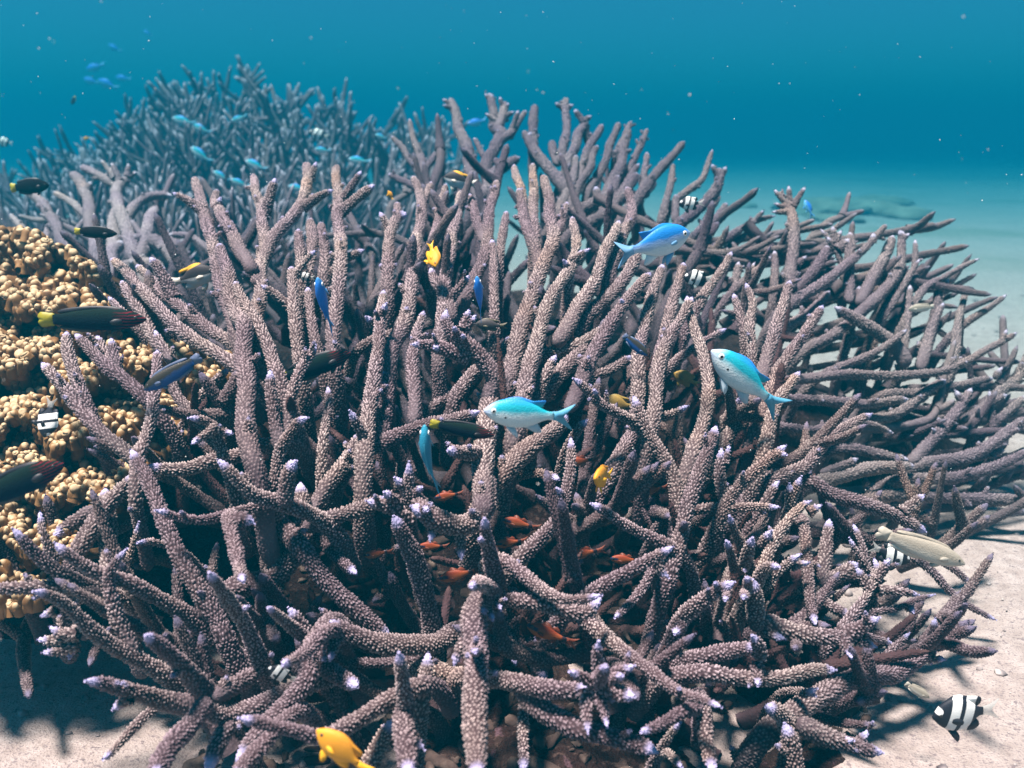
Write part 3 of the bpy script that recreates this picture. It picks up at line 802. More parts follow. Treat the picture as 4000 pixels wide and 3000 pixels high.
M_STAG = coral_mat("staghorn_skin", (.062, .038, .040), (.78, .66, .60), (.43, .40, .62), (.085, .054, .052))
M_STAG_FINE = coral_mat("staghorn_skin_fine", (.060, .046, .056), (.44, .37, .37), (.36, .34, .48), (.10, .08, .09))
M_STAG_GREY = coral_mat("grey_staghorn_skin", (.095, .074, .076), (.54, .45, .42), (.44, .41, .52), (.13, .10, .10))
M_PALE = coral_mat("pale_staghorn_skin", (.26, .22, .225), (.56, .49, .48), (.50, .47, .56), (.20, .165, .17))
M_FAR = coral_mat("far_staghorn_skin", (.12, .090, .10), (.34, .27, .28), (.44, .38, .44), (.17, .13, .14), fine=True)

COLONY = {
    "L": ("staghorn_coral", "beaded lilac tipped staghorn coral colony growing against the tan knobbly coral", M_STAG),
    "M": ("staghorn_coral", "big brown staghorn coral colony with blue green fish hovering at its middle", M_STAG),
    "N": ("staghorn_coral", "bushy pinkish staghorn coral colony spilling on to the sand by the striped fish", M_STAG),
    "K": ("staghorn_coral", "smooth grey staghorn coral ridge whose antler tips stand against open water", M_STAG_FINE),
    "R": ("staghorn_coral", "grey staghorn coral with long level branches reaching out over the pale sand flat", M_STAG_GREY),
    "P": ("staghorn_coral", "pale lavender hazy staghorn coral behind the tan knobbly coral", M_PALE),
}
STAG_GROUP = "staghorn coral colonies"
FARTHER = {'P': .55, 'K': .45, 'R': .22}
rows = []; cur = None
for ln in TRACE.strip().splitlines():
    head, pts = ln.split("|"); h = head.split()
    if h[0] == "+": child, col = True, cur
    else: child, col = False, h[0]; cur = col
    ox, oy = PLATE[h[1]]; rb, rt, db, dt = map(float, h[2:6])
    P = [tuple(map(float, p.split(","))) for p in pts.split()]
    S = [(ox + x * .6329, oy + y * .6329) for x, y in P]
    db, dt = db + FARTHER.get(col, 0), dt + (0 if child else FARTHER.get(col, 0))
    if child: db = float(h[4])
    rows.append(dict(col=col, child=child, S=S, rb=rb * .6329, rt=rt * .6329, db=db, dt=dt))
parent_tip_d = 0.0
for r in rows:
    S = r["S"]; k = len(S)
    L = np.concatenate([[0], np.cumsum([math.dist(S[i], S[i + 1]) for i in range(k - 1)])]); u = L / L[-1]
    if r["child"]:
        # root the branchlet at the depth of the nearest point of its branch
        pr = last; d2 = [min(math.dist(S[0], q) for q in [s]) for s in pr["S"]]
        i = int(np.argmin(d2)); base = pr["D"][i]
        nb = [j for j in (i - 1, i + 1) if 0 <= j < len(pr["S"])]
        if nb:
            j = min(nb, key=lambda q: math.dist(S[0], pr["S"][q])); wa, wb = math.dist(S[0], pr["S"][i]), math.dist(S[0], pr["S"][j])
            base = (pr["D"][i] * wb + pr["D"][j] * wa) / max(wa + wb, 1e-6)
        D = [base + r["db"] * (1 - t) + r["dt"] * t for t in u]
    else:
        D = [env(*S[i]) + r["db"] * (1 - u[i]) + r["dt"] * u[i] for i in range(k)]
        for _ in range(2):
            D = [D[0]] + [.25 * D[i - 1] + .5 * D[i] + .25 * D[i + 1] for i in range(1, k - 1)] + [D[-1]]
        last = r
    r["D"] = D
    r["P"] = np.array([world(x, y, d) for (x, y), d in zip(S, D)])
    sc_ = .74 if r["col"] in "KRP" else float(np.interp(D[0], (.72, 1.05), (.95, .74)))
    r["r0"] = r["rb"] * D[0] / FPX * sc_; r["r1"] = r["rt"] * D[-1] / FPX * (sc_ + .04)

for r in rows: r['SMP'] = catmull(r['P'], 40)
roots = {}
for key, (nm, lab, mat) in COLONY.items():
    pts = np.concatenate([r["P"] for r in rows if r["col"] == key])
    o = empty(nm, (float(pts[:, 0].mean()), float(pts[:, 1].mean()) + .08, 0.0))
    roots[key] = tag(o, lab, "coral", STAG_GROUP)
def org(key): return tuple(roots[key].location)

for bi, r in enumerate(rows):
    key = r["col"]; nm, lab, mat = COLONY[key]
    bumpy = True; BLk = {"K": .0046, "R": .0040, "P": .0048}.get(key, .0035); det = {"K": .75, "R": .80, "P": .7}.get(key, 1.0)
    PP = r["P"]
    if not r["child"]:
        dmin = min(float(np.linalg.norm(q["SMP"] - PP[0], axis=1).min()) - .5 * (q["r0"] + q["r1"]) for q in rows if q is not r and q["col"] == key and not q["child"])
        if dmin > .006:                                   # not growing from a neighbour: carry the stem down into the colony
            td = PP[0] - PP[1]; td /= np.linalg.norm(td)
            d1 = td * .75 + np.array((0, .30, -.45)); d1 /= np.linalg.norm(d1)
            d2 = td * .25 + np.array((0, .35, -.75)); d2 /= np.linalg.norm(d2)
            PP = np.vstack([PP[0] + d1 * .045 + d2 * .07, PP[0] + d1 * .045, PP])
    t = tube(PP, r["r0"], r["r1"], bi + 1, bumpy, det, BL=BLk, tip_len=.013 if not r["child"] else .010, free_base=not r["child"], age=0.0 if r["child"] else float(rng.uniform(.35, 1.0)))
    parts = [t[:4]]
    Ln = float(np.linalg.norm(np.diff(r["P"], axis=0), axis=1).sum())
    cnt = int(rng.poisson(Ln * (11 if bumpy else 9))) if not r["child"] else int(rng.uniform() < .35)
    parts += nubs(t[4], t[5], bi, cnt, bumpy, BLk)
    if r["child"]:
        o = branch_obj("branchlet", parts, mat, r_par, (0, 0, 0)); o.location = (0, 0, 0)
        o.data.transform(Matrix.Translation(-Vector(org(key))))
    else:
        o = branch_obj("branch", parts, mat, roots[key], org(key)); r_par = o

# inner and rear branches of each colony, darker, growing up out of the dead base
EDGE = np.concatenate([r["P"][[0, len(r["P"]) // 2, -1]] for r in rows])
EDK = np.repeat([r["col"] for r in rows], 3)
CAMP = np.array((0, 0, CAM_H))
HC = np.array((0.05, 1.15, -.05))
def pix(p):
    v = p - CAMP; z = v[1] * CP - v[2] * SP; return 2000 + v[0] / z * FPX, 1500 - (v[1] * SP + v[2] * CP) / z * FPX
TIPS = np.array([r["S"][-1] for r in rows])
def skyline(p):
    x, y = pix(p); m = np.abs(TIPS[:, 0] - x) < 130
    return (not m.any()) or y < np.sort(TIPS[m, 1])[:3].mean() + 250
def fill(key, count, seed, rad, lenr, back, bumpy, zmax=9, dirn=None, spread=.45):
    rr = np.random.default_rng(seed)
    pool = EDGE[(EDK == key) & (EDGE[:, 2] < zmax)] if key not in "ST" else EDGE[np.isin(EDK, list("MLN")) & (EDGE[:, 2] < zmax) & (np.abs(EDGE[:, 0] - .02) < .27) & (EDGE[:, 1] > .62)] if key == "T" else EDGE[np.isin(EDK, list("ML")) & (EDGE[:, 2] > .30)]; mat = COLONY[key][2]
    for k in range(count):
        p = pool[rr.integers(len(pool))] + rr.normal(size=3) * .03
        ray = (p - CAMP) / np.linalg.norm(p - CAMP)
        p = p + ray * rr.uniform(*back)
        if p[2] < .03: p[2] = .03 + rr.uniform() * .04
        if p[2] > .40 and skyline(p) : continue
        n = p - HC; n /= np.linalg.norm(n); n = (n * .7 + np.array((0, 0, .75)) if dirn is None else np.array(dirn)) + rr.normal(size=3) * spread; n /= np.linalg.norm(n)
        Ln = rr.uniform(*lenr); a = p - n * Ln * .7; b = p + n * Ln * .3
        a[2] = max(a[2], .0); bend = rr.normal(size=3) * Ln * .10; bend[2] += abs(bend[2]) * .2
        m = .5 * (a + b) - bend
        r0 = rr.uniform(*rad)
        t = tube([a, .5 * (a + m) - bend * .3, m, b], r0, r0 * .6, seed * 1000 + k, bumpy, .8, age=.9)
        parts = [t[:4]]; C = t[4]
        for q in range(rr.integers(1, 4)):
            i = int(len(C) * rr.uniform(.3, .85)); d = n * .6 + rr.normal(size=3) * .6; d[2] = abs(d[2]); d /= np.linalg.norm(d); l = rr.uniform(.03, .09)
            parts.append(tube([C[i], C[i] + d * l * .5, C[i] + d * l + np.array((0, 0, l * .15))], r0 * .75, r0 * .45, seed * 1000 + k * 9 + q + 500, bumpy, .8)[:4])
        branch_obj("branch", [(v, f, b_ * .6, tp * .25) for v, f, b_, tp in parts], mat, roots[key], org(key))
fill("L", 30, 11, (.0070, .0100), (.10, .22), (.10, .22), True, .34)
fill("M", 20, 12, (.0075, .0100), (.12, .24), (.09, .20), True, .30)
fill("N", 34, 13, (.0065, .0095), (.08, .16), (.08, .20), True)
fill("K", 52, 14, (.0080, .0110), (.12, .26), (.08, .35), False)
fill("R", 14, 15, (.0070, .0100), (.12, .22), (.06, .30), False, dirn=(.7, 0, .7))
fill("R", 44, 25, (.0075, .0105), (.20, .38), (.02, .22), True, zmax=.40, dirn=(1.0, -.12, .10), spread=.16)
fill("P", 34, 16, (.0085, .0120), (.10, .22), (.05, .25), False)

COLONY["S"] = ("staghorn_coral", "shaded staghorn coral stems packed between the big brown colony and the grey antler ridge", M_STAG_FINE)
roots["S"] = tag(empty("staghorn_coral", (0.0, 1.45, 0.0)), COLONY["S"][1], "coral", STAG_GROUP)
fill("S", 108, 31, (.0080, .0120), (.20, .40), (.16, .60), True)
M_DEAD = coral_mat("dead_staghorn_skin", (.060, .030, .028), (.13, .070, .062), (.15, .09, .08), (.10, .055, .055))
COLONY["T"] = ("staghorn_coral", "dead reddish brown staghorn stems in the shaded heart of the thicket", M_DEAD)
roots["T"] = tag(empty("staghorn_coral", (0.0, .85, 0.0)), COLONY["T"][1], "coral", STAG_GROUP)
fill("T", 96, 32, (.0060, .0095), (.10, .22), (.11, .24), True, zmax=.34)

# far thicket: four colonies on a mound
SIL = np.array([[-120, 370], [0, 352], [60, 322], [120, 316], [190, 300], [300, 222], [345, 192], [400, 152], [480, 140], [560, 152], [640, 182], [760, 205], [860, 232], [950, 262], [1040, 300]], float)
FARLAB = ["blue grey far staghorn coral on the low outer end of the distant mound",
          "blue grey far staghorn coral on the rising shoulder of the distant mound",
          "blue grey far staghorn coral crowning the top of the distant mound",
          "blue grey far staghorn coral behind the grey antler ridge of the distant mound"]
FX = [(-110, 190), (190, 400), (400, 640), (640, 1000)]
far_pts = []
for ci, (a, b) in enumerate(FX):
    rr = np.random.default_rng(50 + ci)
    root = empty("staghorn_coral", tuple(world((a + b) / 2 / .553, 420 / .553, 4.2) * np.array((1, 1, 0))))
    tag(root, FARLAB[ci], "coral", STAG_GROUP)
    for k in range(100):
        xd = rr.uniform(a, b); t = rr.uniform() ** .9; top = np.interp(xd, SIL[:, 0], SIL[:, 1])
        yd = 570 + (top - 570) * t + abs(rr.normal()) * 10
        z = 2.0 + 2.6 * t + rr.normal() * .14
        tip = world(xd / .553, yd / .553, z)
        lean = np.array(((xd - 480) / 1400 + rr.normal() * .22, rr.normal() * .22, 1.0)); lean /= np.linalg.norm(lean)
        Ln = rr.uniform(.10, .20) * (.4 + z * .5); base = tip - lean * Ln; far_pts.append(base + lean * .05)
        r0 = rr.uniform(.0095, .0145) * (z + .6) / 4
        mid = .5 * (base + tip) + rr.normal(size=3) * .03
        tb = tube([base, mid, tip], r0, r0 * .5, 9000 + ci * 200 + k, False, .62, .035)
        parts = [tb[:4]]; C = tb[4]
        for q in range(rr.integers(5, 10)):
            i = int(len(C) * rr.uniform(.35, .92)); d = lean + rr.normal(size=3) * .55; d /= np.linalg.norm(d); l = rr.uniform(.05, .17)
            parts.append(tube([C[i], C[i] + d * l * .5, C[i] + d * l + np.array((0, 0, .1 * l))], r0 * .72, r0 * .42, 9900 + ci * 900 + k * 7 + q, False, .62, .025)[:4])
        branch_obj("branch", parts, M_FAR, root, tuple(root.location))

# dead reef rock under the thickets
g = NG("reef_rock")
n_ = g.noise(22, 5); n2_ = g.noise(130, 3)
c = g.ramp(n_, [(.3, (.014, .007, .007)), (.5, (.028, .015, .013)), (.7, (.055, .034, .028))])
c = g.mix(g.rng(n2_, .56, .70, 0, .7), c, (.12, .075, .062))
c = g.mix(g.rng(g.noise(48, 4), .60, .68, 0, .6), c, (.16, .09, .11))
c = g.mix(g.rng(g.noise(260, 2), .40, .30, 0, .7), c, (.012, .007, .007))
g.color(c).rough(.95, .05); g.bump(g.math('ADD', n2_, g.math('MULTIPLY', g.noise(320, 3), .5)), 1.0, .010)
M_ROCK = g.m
FRONT = np.array([(x, y, .16 + .05 * math.sin(17 * x)) for x in np.linspace(-.16, .26, 9) for y in (.42, .50, .58, .66)])
Q = np.concatenate([EDGE[np.isin(EDK, list("LMNKR"))], np.array(far_pts), FRONT])
gx = np.linspace(-3.4, 1.9, 400); gy = np.linspace(.36, 6.4, 460)
GX, GY = np.meshgrid(gx, gy); GZ = np.zeros_like(GX)
qz = Q[:, 2] - np.clip(.29 - .10 * np.clip((Q[:, 1] - 1.6), 0, 1), .08, .31)
qz = np.minimum(qz, Q[:, 2] * np.interp(Q[:, 1], (.9, 1.3), (.5, .32))); qz = np.where((Q[:, 0] > -.2) & (Q[:, 0] < .40) & (Q[:, 1] < 1.3), np.maximum(qz, .035), qz); qz[-len(FRONT):] = FRONT[:, 2] * .5; nf = len(far_pts); qz[-len(FRONT) - nf:-len(FRONT)] = np.array(far_pts)[:, 2] + .02
for i in range(GX.shape[0]):
    d2 = (GX[i][:, None] - Q[None, :, 0]) ** 2 + (GY[i][:, None] - Q[None, :, 1]) ** 2
    W = np.exp(-d2 / (2 * .075 ** 2)); sw = W.sum(1)
    GZ[i] = (W * qz[None]).sum(1) / (sw + 1e-9) * np.clip(sw / 1.6, 0, 1) ** .8
GZ = np.maximum(GZ, 0) + (.022 * fbm(GX, GY, 21, 4, 16.0) + .010 * fbm(GX, GY, 22, 3, 70.0)) * np.clip(GZ / .05, 0, 1) - .03
ny, nx = GX.shape; idx = np.arange(nx * ny).reshape(ny, nx)
F = np.stack([idx[:-1, :-1], idx[:-1, 1:], idx[1:, 1:], idx[1:, :-1]], -1).reshape(-1, 4)
V = np.stack([GX, GY, GZ], -1).reshape(-1, 3)
keep = (V[F, 2] > -.028).any(1)
F = F[keep]; used = np.unique(F); remap = np.zeros(len(V), int); remap[used] = np.arange(len(used))
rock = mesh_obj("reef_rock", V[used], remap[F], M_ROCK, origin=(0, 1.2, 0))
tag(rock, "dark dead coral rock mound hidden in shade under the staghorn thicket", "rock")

# broken coral fragments lying on the rock and on the sand at the foot of the thicket
rr = np.random.default_rng(404); parts = []
def ground(x, y):
    i = int(round((x - gx[0]) / (gx[1] - gx[0]))); j = int(round((y - gy[0]) / (gy[1] - gy[0])))
    return max(float(GZ[min(max(j, 0), len(gy) - 1), min(max(i, 0), len(gx) - 1)]), float(sand_z(np.array(x), np.array(y))))
for k in range(700):
    x = rr.uniform(-.30, .36); y = rr.uniform(.50, 1.15); z = ground(x, y)
    if rr.uniform() < .55:
        a = rr.uniform(0, 6.28); l = rr.uniform(.012, .05); r_ = rr.uniform(.003, .0085); d = np.array((math.cos(a), math.sin(a), rr.uniform(-.1, .25))) * l
        p = np.array((x, y, z + r_ * .7)); V_, F_, b_, t_ = tube([p - d * .5, p + rr.normal(size=3) * .003, p + d * .5], r_, r_ * .6, 40000 + k, False, .8, free_base=True)[:4]
        parts.append((V_, F_))
    else:
        parts.append(blob((x, y, z + .002), rr.uniform(.002, .007), 41000 + k, 7, 9, .7, .6))
V, F = join(parts)
g = NG("coral_rubble"); c = g.ramp(g.noise(45, 4), [(.3, (.03, .018, .016)), (.5, (.065, .042, .035)), (.72, (.18, .13, .105))]); g.color(c).rough(.9, .15); g.bump(g.noise(300, 3), .5, .002)
tag(mesh_obj("coral_rubble", V, F, g.m), kind="stuff")

# tan knobbly coral: overhanging ledges crowded with round-ended knobs
g = NG("knobbly_coral")
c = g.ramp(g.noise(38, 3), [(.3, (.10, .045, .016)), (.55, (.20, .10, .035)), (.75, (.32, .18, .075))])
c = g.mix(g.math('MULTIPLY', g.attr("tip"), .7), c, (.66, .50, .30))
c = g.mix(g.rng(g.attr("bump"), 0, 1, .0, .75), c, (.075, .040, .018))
g.color(c).rough(.7, .25); g.bump(g.noise(500, 2), .2, .0008)
M_KNOB = g.m
OUT = np.array([[-170, 470], [0, 492], [60, 502], [130, 532], [200, 575], [228, 630], [262, 700], [330, 735], [430, 750], [505, 760], [512, 850], [440, 930], [330, 1000], [262, 1060], [225, 1130], [150, 1230], [80, 1300], [0, 1325], [-170, 1340]], float)
def inside(x, y):
    c = False; n = len(OUT); j = n - 1
    for i in range(n):
        if (OUT[i, 1] > y) != (OUT[j, 1] > y) and x < (OUT[j, 0] - OUT[i, 0]) * (y - OUT[i, 1]) / (OUT[j, 1] - OUT[i, 1]) + OUT[i, 0]: c = not c
        j = i
    return c
def hollow(x, y): return math.sin(x * .041 + .02 * y + .6) * math.sin(y * .037 - .018 * x + 1.9) + .35 * math.sin(x * .09 + y * .07) < -.42
def knob_depth(x, y):
    q = (y + 26 * math.sin(x * .021 + 1.0) + 18 * math.sin(x * .047 + y * .012)) / 128.0
    f = q - math.floor(q)                                   # 0 top of a ledge .. 1 bottom of the recess below it
    step = -.020 + .070 * min(1, max(0, (f - .30) / .3)) if f < .80 else .05 - .070 * (f - .80) / .20
    edge = .065 if hollow(x, y) else 0
    return env(max(x, 0) / .553, y / .553) + .11 + max(0, (x - 240)) * .00022 + step + edge, f
kroot = empty("knobbly_coral", tuple(world(100 / .553, 1100 / .553, .95) * np.array((1, 1, 0))))
tag(kroot, "tan brown coral mound crowded with small round ended knobs", "coral")
ko = tuple(kroot.location)
rr = np.random.default_rng(77); cells = {}; pts = []
for k in range(22000):
    x = rr.uniform(-165, 512); y = rr.uniform(470, 1338)
    if not inside(x, y): continue
    d, f = knob_depth(x, y)
    if .42 < f < .80 and rr.uniform() < .60: continue
    if hollow(x, y) and rr.uniform() < .9: continue
    if any((x - a) ** 2 + (y - b) ** 2 < 8.2 ** 2 for a, b in pts): continue
    pts.append((x, y))
    p = world(x / .553, y / .553, d)
    ray = (CAMP - p) / np.linalg.norm(CAMP - p)
    n = np.array((-.12, 0, .85)) + ray * .62 + rr.normal(size=3) * .33; n /= np.linalg.norm(n)
    r0 = rr.uniform(.0028, .0052) * d / .95; l = rr.uniform(.004, .013)
    t = tube([p - n * .009, p + n * l * .4 + rr.normal(size=3) * .002, p + n * l], r0, r0 * rr.uniform(.85, 1.15), 20000 + k, False, 1.0, .0045)
    V_, F_, b_, tp_ = t[:4]
    lst = [(V_, F_, np.zeros(len(V_)), tp_)]
    if rr.uniform() < .5:
        d2 = n + rr.normal(size=3) * .7; d2 /= np.linalg.norm(d2)
        V2, F2, b2, t2 = tube([p, p + n * l * .35 + d2 * .006, p + n * l * .35 + d2 * l * .8], r0 * .95, r0 * .9, 30000 + k, False, 1.0, .0045)[:4]
        lst.append((V2, F2, np.zeros(len(V2)), t2))
    cells.setdefault((int((x + 200) // 118), int(math.floor((y + 26 * math.sin(x * .021 + 1.0) + 18 * math.sin(x * .047 + y * .012)) / 128.0))), []).extend(lst)
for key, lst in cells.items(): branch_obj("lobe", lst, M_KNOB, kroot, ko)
xs = np.arange(-168, 516, 9.0); ys = np.arange(470, 1345, 9.0); NV = []; bad = np.zeros((len(ys), len(xs)), bool)
for j, y in enumerate(ys):
    for i, x in enumerate(xs):
        d, f = knob_depth(x, y); bad[j, i] = not inside(x, y)
        NV.append(world(x / .553, y / .553, d + .012))
NV = np.array(NV); n = len(NV); ny, nx = len(ys), len(xs); idx = np.arange(n).reshape(ny, nx)
back = NV + np.array((0, .13, -.05)); back[:, 2] = np.maximum(back[:, 2], -.02)
F1 = []; okc = ~(bad[:-1, :-1] | bad[:-1, 1:] | bad[1:, 1:] | bad[1:, :-1])
from collections import Counter
edges = Counter()
for j in range(ny - 1):
    for i in range(nx - 1):
        if okc[j, i]:
            q = (idx[j, i], idx[j + 1, i], idx[j + 1, i + 1], idx[j, i + 1]); F1.append(q)
            for a, b in zip(q, q[1:] + q[:1]): edges[(a, b)] += 1
FB = [tuple(v + n for v in reversed(q)) for q in F1]
FS = [(b, a, a + n, b + n) for (a, b) in edges if (b, a) not in edges]
V = np.concatenate([NV, back]); Fa = np.array(F1 + FB + FS)
used = np.unique(Fa); remap = np.zeros(len(V), int); remap[used] = np.arange(len(used))
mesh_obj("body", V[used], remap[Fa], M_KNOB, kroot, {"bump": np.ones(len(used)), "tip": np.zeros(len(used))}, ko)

# weathered rubble patches far out on the sand flat
g = NG("rubble"); c = g.ramp(g.noise(9, 4), [(.3, (.14, .125, .10)), (.7, (.27, .235, .19))]); g.color(c).rough(.95, .1); M_RUB = g.m
for (xd, yd, wd, nn, lab) in ((1830, 452, .50, 16, "low dark rubble patch on the sand flat beyond the lone coral stalk"),):
    rr = np.random.default_rng(int(xd)); zz = CAM_H / max(.04, SP + (yd / .553 - 1500) / FPX * CP); p = world(xd / .553, yd / .553, min(zz, 9.5))
    parts = []
    for k in range(nn):
        c_ = (p[0] + rr.normal() * wd, p[1] + rr.normal() * wd * 1.2, .0 + .02 * rr.uniform())
        parts.append(blob(c_, rr.uniform(.10, .24), int(xd) * 100 + k, 8, 12, .22, .3))
    V, F = join(parts)
    tag(mesh_obj("rubble_patch", V, F, M_RUB, origin=(p[0], p[1], 0)), lab, "rubble", kind="stuff")
# ------------------------------------------------------------------ fish
def fish_mat(name, build, rough=.45):
    g = NG(name)
    tc = g.node("ShaderNodeTexCoord"); sx = g.node("ShaderNodeSeparateXYZ"); g.link(tc.outputs["Object"], sx.inputs["Vector"])
    n = g.noise(9.0, 3)
    c = build(g, sx.outputs["X"], sx.outputs["Z"], n)
    sc = g.node("ShaderNodeTexVoronoi", Scale=60.0); g.link(tc.outputs["Object"], sc.inputs["Vector"])
    c = g.mix(g.rng(sc.outputs["Distance"], .3, .8, 0, .13), c, (.45, .45, .45), 'MULTIPLY')
    g.color(c).rough(rough + .1, .3 if rough < .6 else .08); g.bump(sc.outputs["Distance"], .12, .01)
    return g.m
def zsplit(lo, hi, bot, top):
    return lambda g, x, z, n: g.mix(g.rng(g.math('ADD', z, g.math('MULTIPLY', g.math('SUBTRACT', n, .5), .06)), lo, hi), bot, top)
def chromis_c(g, x, z, n):
    c = g.mix(g.rng(g.math('ADD', z, g.math('MULTIPLY', g.math('SUBTRACT', n, .5), .05)), -.035, .045), (.62, .70, .70), (.012, .36, .44))
    c = g.mix(g.rng(z, .10, .165), c, (.02, .20, .62))
    dx = g.math('SUBTRACT', x, .235); dz = g.math('ADD', z, .04)
    d = g.math('ADD', g.math('MULTIPLY', dx, dx), g.math('MULTIPLY', dz, dz))
    c = g.mix(g.rng(d, .00022, .0001), c, (.01, .012, .02))
    c = g.mix(g.rng(g.math('ADD', x, g.math('MULTIPLY', z, -.3)), .12, .02), c, (.40, .48, .62))
    return c
def stripes(g, x, z, n):
    xs = g.math('ADD', x, g.math('MULTIPLY', z, -.30))
    c = g.ramp(xs, [(.0, (.012, .012, .02)), (.215, (.78, .78, .74)), (.365, (.012, .012, .02)), (.435, (.78, .78, .74)), (.595, (.012, .012, .02))], 'CONSTANT')
    dx = g.math('SUBTRACT', x, .085); dz = g.math('SUBTRACT', z, .115)
    d = g.math('ADD', g.math('MULTIPLY', dx, dx), g.math('MULTIPLY', dz, dz))
    return g.mix(g.math('LESS_THAN', d, .0030), c, (.74, .74, .72))
def card_c(g, x, z, n):
    c = g.mix(g.rng(z, -.08, .08), (.42, .13, .03), (.24, .04, .012))
    c = g.mix(g.math('MULTIPLY', g.rng(x, .26, .20), g.rng(g.math('ABSOLUTE', g.math('SUBTRACT', z, .015)), .045, .03)), c, (.012, .014, .05))
    return g.mix(g.rng(x, .66, .70), c, (.02, .012, .02))
def butter(g, x, z, n):
    c = g.mix(g.rng(z, -.03, .0), (.72, .72, .70), (.035, .026, .028))
    return g.mix(g.rng(g.math('ADD', z, g.math('MULTIPLY', x, .22)), .27, .30), c, (.70, .36, .02))
def wrasse_c(g, x, z, n):
    c = g.mix(g.rng(z, -.07, .06), (.004, .008, .026), (.005, .013, .011))
    wv = g.node("ShaderNodeTexWave", Scale=11.0, Distortion=3.0); wv.bands_direction = 'Z'
    tc = g.node("ShaderNodeTexCoord"); g.link(tc.outputs["Object"], wv.inputs["Vector"])
    hd = g.math('MULTIPLY', g.rng(x, .30, .18), g.rng(wv.outputs["Fac"], .62, .8))
    return g.mix(hd, c, (.09, .008, .014))
def flat(a): return lambda g, x, z, n: g.mix(g.rng(n, .3, .7), a, tuple(.78 * v for v in a))
def fin_mat(name, c, alpha=1.0):
    g = NG(name); wv = g.node("ShaderNodeTexWave", Scale=26.0, Distortion=.6)
    tc = g.node("ShaderNodeTexCoord"); g.link(tc.outputs["Object"], wv.inputs["Vector"])
    g.color(g.mix(g.rng(wv.outputs["Fac"], 0, 1, 0, .35), c, tuple(.6 * v for v in c))).rough(.5, .3)
    g.b.inputs["Alpha"].default_value = alpha
    g.b.inputs["Transmission Weight"].default_value = 0
    return g.m
g = NG("eye_ring"); g.color((.70, .72, .70)).rough(.25, .5); M_EYE = g.m
g = NG("dark_eye_ring"); g.color((.05, .045, .04)).rough(.25, .5); M_DEYE = g.m
g = NG("pupil"); g.color((.004, .004, .006)).rough(.12, .6); M_PUP = g.m

P_CHROM = [(0, .012, -.012, .012), (.04, .052, -.050, .035), (.10, .100, -.095, .055), (.18, .138, -.135, .068), (.28, .160, -.160, .074), (.38, .160, -.165, .070), (.48, .140, -.148, .060), (.58, .100, -.108, .044), (.66, .062, -.066, .030), (.72, .046, -.048, .020), (.77, .046, -.050, .010)]
P_DAMSEL = [(0, .014, -.014, .014), (.04, .070, -.062, .040), (.10, .140, -.125, .066), (.20, .205, -.195, .086), (.32, .240, -.235, .092), (.44, .228, -.228, .082), (.55, .180, -.180, .062), (.64, .105, -.105, .040), (.70, .066, -.066, .026), (.76, .062, -.062, .012)]
P_WRASSE = [(0, .010, -.010, .010), (.05, .040, -.038, .028), (.12, .072, -.068, .044), (.22, .095, -.092, .054), (.35, .104, -.104, .056), (.50, .098, -.100, .050), (.65, .080, -.082, .038), (.76, .058, -.060, .026), (.82, .050, -.052, .018), (.86, .050, -.052, .010)]
P_CARD = [(0, .012, -.014, .012), (.05, .055, -.062, .036), (.12, .095, -.105, .056), (.22, .128, -.140, .066), (.34, .135, -.145, .064), (.46, .112, -.118, .052), (.56, .075, -.078, .038), (.66, .050, -.050, .026), (.74, .044, -.044, .016), (.78, .048, -.048, .008)]
def fork(x0, h, spread, notch): return [(x0, h), (x0 + .07, h + .012), (x0 + .16, spread * .66), (1.0, spread), (.955, spread * .60), (.90, spread * .25), (notch, 0.0), (.90, -spread * .25), (.955, -spread * .60), (1.0, -spread), (x0 + .16, -spread * .66), (x0 + .07, -h - .012), (x0, -h)]
def paddle(x0, h, e): return [(x0, h), (x0 + .05, h + e * .6), (.97, h + e), (1.0, h * .5), (.985, 0), (1.0, -h * .5), (.97, -h - e), (x0 + .05, -h - e * .6), (x0, -h)]
